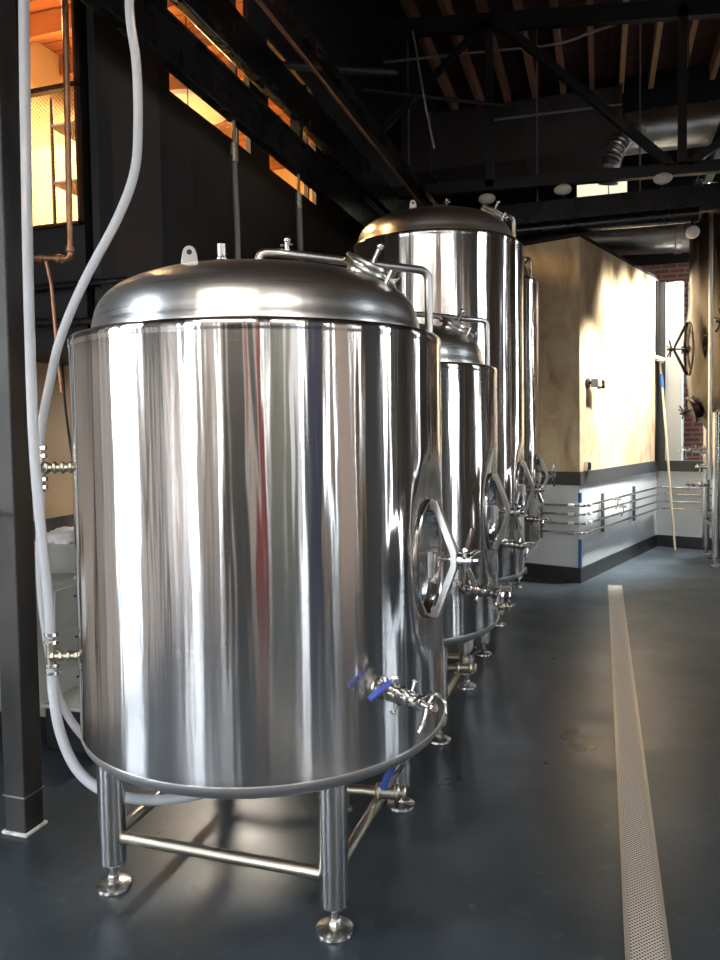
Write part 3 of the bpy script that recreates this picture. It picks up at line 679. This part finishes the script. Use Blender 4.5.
# conical fermenters on the right of the aisle
def fermenter(x, y, label):
    t = thing('fermenter', (x, y, 0), label, 'tank', 'conical fermenters along the right of the aisle')
    R = .66; z1 = 3.93; zc = 1.93; am = PI + .15; mz = 2.50
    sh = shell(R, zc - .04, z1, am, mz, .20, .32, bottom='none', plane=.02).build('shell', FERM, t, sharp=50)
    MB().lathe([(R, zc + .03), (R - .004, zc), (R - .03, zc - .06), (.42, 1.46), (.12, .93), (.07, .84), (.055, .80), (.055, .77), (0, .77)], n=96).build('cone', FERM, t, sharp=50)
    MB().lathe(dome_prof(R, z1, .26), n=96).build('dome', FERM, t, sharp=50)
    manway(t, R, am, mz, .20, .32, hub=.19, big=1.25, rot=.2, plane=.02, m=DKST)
    # smaller manway on the upper cone
    T = Matrix.Rotation(am, 4, 'Z') @ Matrix.Translation((.60, 0, 1.80)) @ Matrix.Rotation(math.radians(20), 4, 'Y')
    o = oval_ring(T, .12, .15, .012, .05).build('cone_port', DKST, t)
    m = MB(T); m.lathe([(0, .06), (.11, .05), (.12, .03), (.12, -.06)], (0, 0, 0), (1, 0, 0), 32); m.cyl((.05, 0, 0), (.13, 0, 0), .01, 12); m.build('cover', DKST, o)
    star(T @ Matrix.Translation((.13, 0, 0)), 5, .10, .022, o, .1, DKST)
    Lr = .41
    for sx, sy in ((-1, -1), (1, -1), (-1, 1), (1, 1)):
        l = leg(t, sx * Lr, sy * Lr, 1.75, .042)
    for z in (.42,):
        for (ax, ay), (bx_, by) in (((-1, -1), (1, -1)), ((1, -1), (1, 1)), ((1, 1), (-1, 1)), ((-1, 1), (-1, -1))):
            MB().cyl((ax * Lr, ay * Lr, z), (bx_ * Lr, by * Lr, z), .02, 14).build('cross_brace', BRACE, t)
    valve_cluster(t, PI - .25, .40, 1.30, 'racking_valve', False, 1.1); valve_cluster(t, PI + .35, .32, 1.12, 'outlet_valve', False, 1.0)
    valve_cluster(t, PI + .1, .455, .90, 'sample_valve', False, .8)
    d = MB(); d.tube(bend([(0, 0, .79), (0, 0, .55), (-.45, -.05, .55)], .1), .026, 16); flange(d, (-.2, -.02, .55), (1, .1, 0), .042); d.cyl((-.45, -.05, .55), (-.47, -.05, .55), .04, 18); d.build('drain_pipe', SAT, t)
    p = MB(); p.tube(bend([(-.1, 0, z1 + .2), (-.1, 0, z1 + .40), (-.50, -.30, z1 + .40), (-.50, -.60, z1 + .22), (-.50, -.60, 1.0)], .12, 8), .022, 14); p.build('cleaning_pipe', SAT, t)
    return t
f1 = fermenter(1.65, 9.65, 'tall conical steel fermenter at the right edge by the low partition')
f2 = fermenter(1.86, 7.30, 'nearer conical steel fermenter, only its edge entering at the right of the frame')

# ------------------------------------------------------------------ hoses and their tees on the left of the front tank
def tee(p, lab):
    t = thing('hose_tee', p, lab, 'pipe fitting', 'brass hose tees')
    m = MB(); m.cyl((0, 0, -.055), (0, 0, .055), .019, 18, bev=.004); m.cyl((0, 0, 0), (.035, .012, 0), .017, 16); m.build('body', BRASS, t)
    for z in (-.075, -.045, .045, .075):
        c = MB(); c.lathe([(.018, -.007), (.0245, -.006), (.0245, .006), (.018, .007)], (0, 0, z), n=20); c.box((.018, -.012, z - .007), (.034, .004, z + .007)); c.build('hose_clamp', POL, t, bevel=.001)
    for s_ in (-1, 1): MB().cyl((0, 0, s_ * .05), (0, 0, s_ * .095), .0165, 14).build('barb', BRASS, t)
    return t
tee((-2.046, 2.34, 1.478), 'upper brass hose tee with clamps on the left of the front tank')
tee((-2.024, 2.34, .758), 'lower brass hose tee with clamps on the left of the front tank')
def hose(P, r, lab): return tag(MB().tube(catmull(P, 10), r, 16).build('hose', HOSE), lab, 'hose', 'clear hoses at the front tank')
hose([(-1.98, 2.29, 3.55), (-1.985, 2.27, 3.15), (-1.99, 2.26, 2.62), (-2.00, 2.26, 2.09), (-2.005, 2.265, 1.60), (-2.01, 2.29, 1.27), (-2.016, 2.325, .98), (-2.024, 2.34, .82)], .019, 'thick straight clear hose hanging from above down to the lower tee')
hose([(-1.60, 2.40, 3.6), (-1.59, 2.34, 3.14), (-1.555, 2.32, 2.90), (-1.555, 2.32, 2.69), (-1.575, 2.32, 2.53), (-1.645, 2.31, 2.37), (-1.80, 2.31, 2.15), (-1.915, 2.315, 1.95), (-1.99, 2.33, 1.76), (-2.035, 2.34, 1.62), (-2.046, 2.34, 1.54)], .0165, 'curving clear hose swinging down to the upper tee')
hose([(-2.046, 2.34, 1.42), (-2.05, 2.34, 1.30), (-2.075, 2.355, 1.15), (-2.09, 2.375, .95), (-2.075, 2.385, .76), (-2.04, 2.39, .58), (-1.98, 2.40, .46), (-1.90, 2.42, .38), (-1.78, 2.46, .34), (-1.62, 2.52, .34), (-1.45, 2.56, .36), (-1.30, 2.57, .38)], .0155, 'thin clear hose from the upper tee bending behind the lower one')
hose([(-2.024, 2.34, .70), (-2.02, 2.34, .60), (-1.985, 2.33, .455), (-1.905, 2.32, .325), (-1.77, 2.31, .26), (-1.58, 2.33, .245), (-1.39, 2.38, .275), (-1.22, 2.46, .33), (-1.16, 2.54, .37)], .0195, 'thick clear hose looping from the lower tee under the front tank')

# ------------------------------------------------------------------ posts and things on the left
t = thing('steel_post', (-2.235, 2.40, 0), 'square dark steel post standing left of the front tank', 'post')
MB().box((-.052, -.052, .0), (.052, .052, 6.8)).build('column', POSTM, t, bevel=.006)
mb = MB(); mb.box((-.056, -.056, .155), (.056, .056, .160)); mb.build('weld_seam', SAT, t)
mb = MB(); mb.box((-.062, -.062, 0), (.062, .062, .014)); mb.build('base_weld', mat('pale_caulk', (.62, .60, .56), .7, nscale=30, namt=.3), t, bevel=.004)
for z in (2.01, 1.37, 1.90): MB().cyl((-.04, -.052, z), (-.04, -.062, z), .011, 6).build('bolt', POL, t)
t = thing('yellow_handle_valve', (-2.30, 2.30, 1.27), 'valve with a yellow plastic lever left of the dark post', 'valve')
MB().cyl((-.12, .0, -.05), (-.12, .0, .03), .016, 14).build('body', BRASS, t); MB().cyl((-.12, 0, .0), (-.12, .12, .0), .010, 10).build('stub', BRASS, t)
MB().tube([(-.12, 0, .03), (-.05, 0, .03), (.075, 0, .022)], .0085, 12).build('lever', YEL, t)
tag(MB().box((-2.44, 2.40, 1.18), (-2.285, 2.425, 1.30)).build('valve_bracket', BLKM), 'black bracket plate joined to the dark post', 'bracket')

# copper pipe and black conduits
t = thing('copper_pipe', (0, 0, 0), 'old copper pipe coming down past the mesh window and turning left', 'pipe')
MB().tube(bend([(-2.296, 2.9, 4.4), (-2.308, 2.9, 3.568), (-2.325, 2.9, 2.41), (-2.50, 2.9, 2.43), (-2.75, 2.9, 2.43)], .03), .0145, 12).build('pipe', COPPER, t)
for p, q in (((-2.325, 2.9, 2.47), (-2.325, 2.9, 2.44)), ((-2.37, 2.9, 2.414), (-2.40, 2.9, 2.418)), ((-2.47, 2.9, 2.425), (-2.50, 2.9, 2.43))): MB().cyl(p, q, .021, 12, bev=.003).build('elbow', COPPER, t)
t = thing('hanging_drop', (0, 0, 0), 'thin brown drop pipe under the copper elbow', 'pipe')
MB().tube([(-2.46, 2.9, 2.41), (-2.44, 2.905, 2.30), (-2.42, 2.91, 1.95), (-2.405, 2.91, 1.80)], .009, 10).build('pipe', COPPER, t)
for i, (x0, lab) in enumerate(((-3.24, 'left'), (-3.23, 'right'))):
    y0 = 3.93 + .09 * i
    tag(MB().tube(catmull([(x0, y0, 2.08), (x0 - .005, y0 + .03, 1.75), (x0 + .01, y0 + .07, 1.4), (x0 + .01, y0 + .14, 1.12), (x0 + .01, y0 + .24, .83)], 6), .008, 8).build('cable', RUBBER), lab + ' of the two black cables hanging on the beige board wall', 'cable', 'hanging cables')
for i, (z, y0, y1, lab) in enumerate(((2.38, 3.24, 3.28, 'upper'), (2.22, 3.22, 3.26, 'lower'))):
    tag(MB().cyl((-3.28, y0, z), (-1.95 - .3 * i, y1, z - .05 * i), .018, 12).build('conduit', BLK), lab + ' black conduit crossing under the mesh window', 'pipe', 'black conduits under the office')
tag(MB().cyl((-3.29, 2.55, 1.99), (-2.28, 2.44, 1.92), .016, 12).build('pipe_stub', SAT), 'short grey pipe running left behind the dark post', 'pipe')

# cabinet, tub and cloth behind the hoses
t = thing('drawer_cabinet', (-2.92, 4.0, 0), 'grey enamel drawer cabinet behind the hoses', 'cabinet')
MB().box((-.33, -.85, .12), (.20, .75, .82)).build('body', GREYM, t, bevel=.006)
MB().box((-.31, -.83, 0), (.16, .73, .12)).build('plinth', BLKM, t)
for i, z in enumerate((.16, .38, .60)):
    for y in (-.83, -.04):
        d = MB().box((.20, y, z), (.215, y + .76, z + .19)).build('drawer', GREYM, t, bevel=.004)
        MB().tube(bend([(.215, y + .15, z + .13), (.24, y + .15, z + .13), (.24, y + .31, z + .13), (.215, y + .31, z + .13)], .01), .006, 8).build('drawer_handle', BLKM, d)
t = thing('plastic_tub', (-2.95, 3.60, .82), 'grey tub standing on the drawer cabinet', 'tub')
MB().lathe([(0, 0), (.15, 0), (.19, .16), (.20, .16), (.20, .17), (.18, .17), (.14, .02), (0, .02)], n=32).build('tub', GREYM, t)
m = MB(); bmesh.ops.create_icosphere(m.bm, subdivisions=4, radius=1)
from mathutils import noise
for v_ in m.bm.verts:
    n_ = noise.noise(v_.co * 2.3) * .25 + noise.noise(v_.co * 6) * .08
    v_.co = Vector((v_.co.x * .17, v_.co.y * .175, v_.co.z * .06)) * (1 + n_) + Vector((-2.95, 3.60, 1.00))
tag(m.build('folded_cloth', CLOTH, sharp=80), 'crumpled white cloth heaped in the grey tub', 'cloth')
tag(MB().box((-.01, -.30, 0), (.01, .30, .03), Matrix.Translation((-2.72, 3.50, .822)) @ Matrix.Scale(.6, 4) @ Matrix.Rotation(.1, 4, 'Z')).build('paint_paddle', WHITEP, bevel=.004), 'white flat board lying on the drawer cabinet', 'board')
t = thing('wash_sink', (-2.98, 2.70, 0), 'pale sink unit left of the dark post', 'sink')
MB().box((-.25, -.25, .62), (.25, .25, .90)).build('basin', WHITEP, t, bevel=.02)
for sx in (-.21, .21):
    for sy in (-.21, .21): MB().cyl((sx, sy, 0), (sx, sy, .62), .02, 10).build('leg', BLKM, t)
t = thing('storage_bin', (-2.55, 3.10, 0), 'low black bin on the floor behind the post', 'bin')
MB().box((-.14, -.05, 0), (.12, .30, .22)).build('bin', BLKM, t, bevel=.01); MB().box((-.15, -.06, .22), (.13, .31, .24)).build('lid', GREYM, t, bevel=.004)

# ------------------------------------------------------------------ beams parallel to the aisle
def ibeam(mb, a, b, w, h, tf=.018, tw=.012):
    """I section along Y"""
    x, z = a[0], a[2]
    mb.box((x - w / 2, a[1], z), (x + w / 2, b[1], z + tf)); mb.box((x - w / 2, a[1], z + h - tf), (x + w / 2, b[1], z + h)); mb.box((x - tw / 2, a[1], z + tf), (x + tw / 2, b[1], z + h - tf))
m = MB(); ibeam(m, (-2.2, 1.2, 3.56), (-2.2, 8.25, 3.56), .07, .27)
tag(m.build('steel_beam', BLK, bevel=.002), 'lower glossy black beam running along the office windows', 'beam', 'long black beams beside the office')
m = MB(); m.box((-2.235, 1.2, 3.95), (-2.165, 8.25, 4.25)); b_ = m.build('steel_beam', BLK, bevel=.012)
tag(b_, 'upper glossy black box beam running along the office windows, with a long glint', 'beam', 'long black beams beside the office')
for y in (2.4, 5.36, 8.3): MB().box((-2.24, y - .03, 3.83), (-2.16, y + .03, 3.96)).build('strut', BLK, b_)
m = MB(); m.cyl((-1.8, 1.0, 4.0), (-1.8, 8.58, 3.96), .013, 10); tag(m.build('conduit', COPPER), 'thin brownish conduit running along above the aisle side of the beams', 'pipe')
m = MB(); m.box((-1.79, 1.0, 4.05), (-1.74, 8.58, 4.12)); tag(m.build('steel_angle', BLK), 'thin black steel angle beside the brownish conduit', 'beam')
for i, (y, ln, lab) in enumerate(((4.32, .9, 'nearer'), (5.38, .85, 'farther'))):
    t = thing('hose_drop', (-2.2, y, 0), lab + ' hose drop with a brass valve hanging from the black beam', 'hose', 'hose drops at the beams'); z = 3.54
    MB().cyl((0, 0, z + .05), (0, 0, z - .12), .012, 10).build('nipple', BRASS, t)
    MB().cyl((0, 0, z - .12), (0, 0, z - .24), .026, 12, bev=.005).build('valve', BRASS, t); MB().box((-.008, -.045, z - .20), (.008, .045, z - .17)).build('lever', BRASS, t, bevel=.003)
    MB().tube(catmull([(0, 0, z - .24), (.005, .01, z - .7), (0, .02, z - 1.3), (-.02, .03, z - 1.75)], 8), .024 if i else .018, 12).build('hose', mat('dull_grey_hose', (.17, .16, .15), .5), t)

# ------------------------------------------------------------------ transverse truss, beams, ducts
YT = 8.6; 
def sc(z): return 1.6 + (z - 1.6) * YT / 7.6
def xx(x): return x * YT / 7.6
def bar(a, b, w, d=.09):
    a, b = Vector((a[0], YT, a[1])), Vector((b[0], YT, b[1])); u = (b - a).normalized(); L = (b - a).length
    M = Matrix.Translation(a) @ Matrix((u, Vector((0, 1, 0)), u.cross(Vector((0, 1, 0))))).transposed().to_4x4()
    return MB().box((0, -d / 2, -w / 2), (L, d / 2, w / 2), M)
t = thing('roof_truss', (0, YT, 0), 'black steel roof truss crossing the room above the tanks', 'truss'); t.location = (0, 0, 0)
bar((-3.2, sc(5.80)), (XR, sc(5.07)), .18).build('top_chord', BLKM, t)
bar((-3.2, sc(4.07)), (XR, sc(3.88)), .12).build('bottom_chord', BLKM, t)
zc_ = lambda x: sc(3.98) ; zt_ = lambda x: sc(5.5)
for x in (-1.05, .715, 2.48): bar((xx(x), sc(4.0)), (xx(x), sc(5.6 - .1 * (x + 1))), .085).build('vertical', BLKM, t)
for (xa, xb) in ((-1.10, -2.75), (-.95, .66), (.80, 2.4), (-1.15, -2.7)):
    if xa == -1.15: continue
    if xa == .80: bar((xx(.76), sc(4.0)), (xx(2.4), sc(5.0)), .08).build('diagonal', BLKM, t)
    elif xa == -1.10: bar((xx(-1.08), sc(5.62)), (xx(-2.35), sc(4.55)), .055).build('diagonal', BLKM, t)
    else: bar((xx(-.88), sc(5.52)), (xx(.62), sc(4.02)), .085).build('diagonal', BLKM, t)
m = MB(); m.box((-2.49, 8.33, 3.765), (XR, 8.45, 4.03)); tag(m.build('steel_beam', BLK, bevel=.004), 'deep black cross beam just above the plywood booth', 'beam')
m = MB(); m.cyl((-2.48, 8.16, 3.69), (.92, 8.16, 3.69), .075, 20); tag(m.build('pipe', BLK), 'glossy black cross pipe just below the deep cross beam', 'pipe')
for i, (x, z, lab) in enumerate(((-1.18, 3.99, 'left'), (-.38, 4.0, 'middle'), (.60, 4.0, 'right'))):
    t = thing('track_lamp', (x, 8.44, z + .06), lab + ' of the three small white lamp heads on the black cross beam', 'lamp', 'white lamp heads on the cross beam')
    MB().cyl((0, 0, 0), (0, 0, .12), .012, 8).build('stem', BLKM, t)
    MB(Matrix.Translation((0, -.16, .05))).ball((0, 0, 0), .075, (1.25, 1, .75)).build('lamp_shade', LAMPB, t)
    MB().cyl((0, -.10, .06), (0, 0, .06), .012, 8).build('arm', BLKM, t)
t = thing('track_lamp', (.86, 8.08, 3.50), 'white round lamp head below the cross pipe at the right', 'lamp', 'white lamp heads on the cross beam')
MB().ball((0, 0, 0), .065).build('lamp_shade', LAMPB, t); MB().cyl((0, .02, .04), (0, .08, .16), .014, 8).build('stem', BLKM, t)

# ducts
t = thing('rectangular_duct', (0, 0, 0), 'big dark brown rectangular duct crossing behind the truss', 'duct')
MB().box((-2.48, 9.6, 4.93), (.25, 10.3, 5.66)).build('duct_body', DUCTB, t, bevel=.01)
for x in (-2.1, -.9, .23): MB().box((x - .02, 9.585, 4.915), (x + .02, 10.315, 5.675)).build('seam', DUCTB, t)
t = thing('round_duct', (0, 0, 0), 'shiny galvanised round duct at the upper right', 'duct')
MB().cyl((.27, 9.75, 5.13), (XR - .01, 9.75, 5.13), .24, 40).build('duct_body', GALV, t)
for x in (.6, 1.2, 1.8, 2.6): MB().lathe([(.24, -.012), (.252, -.008), (.252, .008), (.24, .012)], (x, 9.75, 5.13), (1, 0, 0), 40).build('seam', GALV, t)
m = MB(); P = catmull([(.42, 9.55, 5.08), (.26, 9.42, 4.95), (.12, 9.35, 4.72), (.08, 9.4, 4.45)], 16)
m.tube(P, lambda q: .11 + .008 * math.sin(q * 110), 20); m.build('flex_hose', GALV, t)
t = thing('low_grey_duct', (0, 0, 0), 'grey sheet duct behind the booth top', 'duct')
MB().cyl((-.3, 10.9, 4.16), (1.25, 10.9, 4.10), .20, 32).build('duct_body', GALV, t); MB().lathe([(.20, -.05), (.215, -.04), (.215, .04), (.20, .05)], (.98, 10.9, 4.11), (1, 0, 0), 32).build('seam', GALV, t)
for x in (.1, 1.1): MB().cyl((x, 10.9, 4.28), (x, 10.9, ZR), .006, 6).build('hanger', BLKM, t)
WINB = [(-.35, .38, 5.12, 5.41, 'cream lit high window seen under the truss chord'), (.10, 1.26, 4.44, 4.60, 'cream lit high strip window just over the booth')]
LITP = emis('glowing_cream_pane', (.95, .90, .66), .75)  # pane glows by itself in place of daylight; the wall behind is closed
for i_, (x0, x1, z0, z1, st) in enumerate(WINB):
    f = MB().box((x0 - .04, YB - .09, z0 - .04), (x1 + .04, YB - .05, z1 + .04)).build('window_%d' % (12 + i_), BLKM); tag(f, st, 'window', kind='structure')
    MB().box((x0, YB - .095, z0), (x1, YB - .088, z1)).build('pane', LITP, f)
M = Matrix.Translation((1.25, 11.6, 4.75)) @ Matrix.Rotation(math.radians(25), 4, 'Y')
tag(MB(M).box((-.10, -.03, -.3), (.10, .03, .95)).build('slanted_panel', CREAMP, bevel=.004), 'slanted cream panel under the round duct at the right', 'panel')
# roof rafters; the lit right and dim left are put into the timber colours
xs = [-3.1 + .42 * i for i in range(18)]
for i, x in enumerate(xs):
    o = MB().box((x, 1.0, ZR - .24), (x + .07, YB - .05, ZR)).build('roof_rafter', RAFT if x < .2 else RAFT2)
    tag(o, 'reddish timber rafter in a dim-lit tone running lengthwise under the dark roof' if x < .2 else 'timber rafter coloured paler as if lit, running lengthwise under the roof at the right', 'rafter', 'roof rafters in dim tone' if x < .2 else 'roof rafters in lit tone')
# thin conduits and rods among the roof steel
def rod(P, r, m, nm, lab, cat='pipe', g=None): return tag(MB().tube(P, r, 8).build(nm, m), lab, cat, g)
GREYC = mat('grey_conduit', (.24, .22, .21), .45, .3)
rod(catmull([(-2.5, 8.9, 6.05), (-1.4, 8.9, 5.98), (-.5, 8.9, 5.92), (-.12, 8.9, 5.98), (.15, 8.9, 6.03)], 8), .016, GREYC, 'conduit', 'pale conduit crossing the roof and curling up at its right end')
rod([(-1.3, 9.57, 5.45), (.24, 9.57, 5.42)], .018, GREYC, 'conduit', 'grey conduit crossing level in front of the brown duct')
rod([(-.70, 9.0, 6.3), (-.70, 9.0, 4.2)], .008, GREYC, 'hanger_rod', 'thin hanger rod right of the left truss vertical', 'rod')
rod([(.42, 9.1, 6.4), (.42, 9.1, 4.1)], .010, GREYC, 'hanger_rod', 'thin hanger rod above the flexible duct', 'rod')
rod([(-2.2, 8.9, 6.3), (-2.2, 8.9, 4.6)], .010, GREYC, 'hanger_rod', 'thin hanger rod at the left over the tall tank', 'rod')
rod([(-1.75, 7.3, 5.5), (-1.62, 7.3, 4.7), (-1.55, 7.3, 4.35)], .010, GREYC, 'hanger_rod', 'bent hanger rod over the tall tank dome', 'rod')
rod([(-2.5, 8.0, 5.35), (-.9, 8.56, 5.15)], .025, BLKM, 'sway_brace', 'dark sway brace high above the tall tank', 'brace')
rod([(-2.45, 5.2, 4.35), (-1.55, 5.9, 4.45)], .03, BLKM, 'sway_brace', 'dark short brace reaching from the office wall over the beams', 'brace')
t = thing('tube_light', (-1.15, 6.6, 5.45), 'unlit tube light hung high above the tanks', 'lamp')
MB().cyl((-.45, 0, 0), (.45, 0, .0), .022, 12).build('tube', LAMPB, t)
for x in (-.4, .4): MB().cyl((x, 0, .05), (x, 0, ZR - 5.46), .004, 6).build('hanger', BLKM, t); MB().box((-.46, -.03, .02), (.46, .03, .06)).build('housing', BLKM, t)

# unseen track added with spot lamps to wash the booth in light
t = thing('added_spot_track', (1.15, 9.3, 4.6), 'added black lighting track with four spot heads above the right fermenter', 'lamp')
MB().box((-.02, -1.3, 0), (.02, 1.2, .03)).build('track', BLKM, t)

# outdoors
tag(MB().box((XR + .2, -20, -.25), (40, 30, -.05)).build('ground', CONCR), 'pale paving outside', 'ground', kind='structure')
tag(MB().box((-40, -20, -.26), (XL - .2, 3.2, -.06)).build('ground', CONCR), 'pale paving outside on the left', 'ground', kind='structure')
tag(MB().box((-7, -30, -.25), (XR + .2, YF - .2, -.05)).build('ground', CONCR), 'pale paving outside the front', 'ground', kind='structure')

def rebase(t):
    pts = [c.matrix_local @ v_.co for c in t.children if c.type == 'MESH' for v_ in c.data.vertices]
    L_ = Vector(((min(p.x for p in pts) + max(p.x for p in pts)) / 2, (min(p.y for p in pts) + max(p.y for p in pts)) / 2, min(p.z for p in pts)))
    t.location = t.location + L_
    for c in t.children_recursive:
        if c.type == 'MESH': c.data.transform(Matrix.Translation(-L_))
bpy.context.view_layer.update()
for t_ in [o for o in COL.objects if o.type == 'EMPTY' and o.location.length < 1e-6]: rebase(t_)

# ------------------------------------------------------------------ light
w = bpy.data.worlds.new('sky'); S.world = w; w.use_nodes = True; nt = w.node_tree; bg = nt.nodes['Background']
tc = nt.nodes.new('ShaderNodeTexCoord'); sp = nt.nodes.new('ShaderNodeSeparateXYZ'); nt.links.new(tc.outputs['Generated'], sp.inputs[0])
cr = nt.nodes.new('ShaderNodeValToRGB'); nt.links.new(sp.outputs['Z'], cr.inputs['Fac'])
cr.color_ramp.elements[0].position = 0; cr.color_ramp.elements[0].color = (1, .985, .96, 1); cr.color_ramp.elements[1].position = .8; cr.color_ramp.elements[1].color = (.45, .62, .95, 1)
nt.links.new(cr.outputs['Color'], bg.inputs['Color']); bg.inputs['Strength'].default_value = 13.0
def portal(loc, rot, sx, sy):
    l = bpy.data.lights.new('window_portal', 'AREA'); l.shape = 'RECTANGLE'; l.size = sx; l.size_y = sy; l.cycles.is_portal = True
    o = bpy.data.objects.new('window_portal', l); COL.objects.link(o); o.location = loc; o.rotation_euler = rot
for a0, a1, z0, z1 in WINR: portal((XR + .22, (a0 + a1) / 2, (z0 + z1) / 2), (0, PI / 2, 0), z1 - z0, a1 - a0)
for a0, a1, z0, z1 in WINL: portal((XL - .22, (a0 + a1) / 2, (z0 + z1) / 2), (0, -PI / 2, 0), z1 - z0, a1 - a0)
for a0, a1, z0, z1 in WINF: portal(((a0 + a1) / 2, YF - .22, (z0 + z1) / 2), (PI / 2, 0, 0), a1 - a0, z1 - z0)
def lamp(kind, loc, energy, col, size=.1, tgt=None, name='lamp_light', **kw):
    l = bpy.data.lights.new(name, kind); l.energy = energy; l.color = col
    if kind == 'AREA': l.size = size
    else: l.shadow_soft_size = size
    for k_, v_ in kw.items(): setattr(l, k_, v_)
    o = bpy.data.objects.new(name, l); COL.objects.link(o); o.location = loc
    if tgt: o.rotation_euler = (Vector(tgt) - Vector(loc)).to_track_quat('-Z', 'Y').to_euler()
    return o
# added linear lamps: two brighten the unseen front, one the wall under the soffit
def linear(p, L, axis, e, col, lab, drop=.6):
    t_ = thing('linear_lamp', p, lab, 'lamp', 'linear ceiling lamps'); a, b = (L / 2, .07) if axis == 'X' else (.07, L / 2)
    MB().box((-a, -b, .0), (a, b, .05)).build('housing', WHITEP, t_, bevel=.005)
    if drop:
        for s_ in (-.8, .8): MB().cyl((s_ * a if axis == 'X' else 0, s_ * b if axis == 'Y' else 0, .05), (s_ * a if axis == 'X' else 0, s_ * b if axis == 'Y' else 0, drop), .005, 6).build('hanger', BLKM, t_)
    l = bpy.data.lights.new('lamp_light', 'AREA'); l.shape = 'RECTANGLE'; l.size = a * 1.9; l.size_y = b * 1.7; l.energy = e; l.color = col
    o = bpy.data.objects.new('lamp_light', l); COL.objects.link(o); o.location = (p[0], p[1], p[2] - .01)
linear((-.9, -1.2, 4.6), 2.4, 'X', 80, (1, .95, .88), 'added linear lamp over the unseen front left of the room', 2.3)
linear((2.3, -1.2, 4.6), 2.4, 'X', 80, (1, .95, .88), 'added linear lamp over the unseen front right of the room', 2.3)
linear((-2.95, 5.6, 1.99), 1.5, 'Y', 45, (1, .90, .76), 'added linear lamp hidden under the office soffit', .06)
# office lamps
WARM = (1.0, .62, .28)
for p in ((-4.15, 4.1, 4.6), (-3.7, 6.4, 4.6)):
    lamp('AREA', p, 260, WARM, .7, (p[0], p[1], 0))
    t_ = thing('office_lamp', p, 'round warm ceiling lamp inside the office', 'lamp', 'office ceiling lamps'); MB().lathe([(0, .03), (.3, .03), (.36, .06), (.36, .10), (0, .12)], n=32).build('lamp_shade', WHITEP, t_)
    MB().cyl((0, 0, .1), (0, 0, .35), .015, 8).build('stem', BLKM, t_)
linear((-3.15, 4.85, 3.05), .8, 'X', 38, (1, .80, .50), 'small warm lamp hanging in the office behind the mesh window', 1.9)
# added wall-washing spots, unseen above the aisle side of the booth
for i, y in enumerate((8.72, 9.3, 9.85, 10.4)):
    p = Vector((1.15, y - .05, 4.55)); s_ = MB(Matrix.Translation(p - t.location))
    tg_ = BX @ Vector((0, .75 + .58 * i, 1.85)); d_ = (tg_ - p).normalized()
    MB(Matrix.Translation(-t.location)).cyl(p - d_ * .10, p + d_ * .05, .045, 20, bev=.006).build('spot_head', BLKM, t)
    MB(Matrix.Translation(-t.location)).cyl((p.x, p.y, p.z), (p.x, p.y, 4.61), .01, 8).build('spot_stem', BLKM, t)
    lamp('SPOT', p + d_ * .07, 1500, (.97, .97, .95), .06, tg_, spot_size=math.radians(44), spot_blend=.95)

lamp('SPOT', (.80, 8.08, 3.44), 560, (.97, .97, .95), .06, BX @ Vector((0, .25, 1.75)), spot_size=math.radians(50), spot_blend=1.0)

# ------------------------------------------------------------------ camera
cam = bpy.data.cameras.new('camera'); co = bpy.data.objects.new('camera', cam); COL.objects.link(co)
y, p, r = math.radians(17.92), math.radians(-2.607), math.radians(.8638)
fw = Vector((-math.sin(y) * math.cos(p), math.cos(y) * math.cos(p), math.sin(p))); rt = Vector((math.cos(y), math.sin(y), 0)); up = rt.cross(fw)
Rv = math.cos(r) * rt - math.sin(r) * up; Uv = math.sin(r) * rt + math.cos(r) * up
co.matrix_world = Matrix.Translation((0, 0, 1.6)) @ Matrix((Rv, Uv, -fw)).transposed().to_4x4()
cam.sensor_fit = 'VERTICAL'; cam.sensor_height = 36; cam.sensor_width = 27; cam.lens = 745.7 / 960 * 36; cam.shift_y = -15.4 / 960; cam.clip_start = .02
S.camera = co
S.view_settings.view_transform = 'Standard'; S.view_settings.look = 'None'; S.view_settings.gamma = 1; S.view_settings.use_curve_mapping = False
S.view_settings.exposure = 0.5
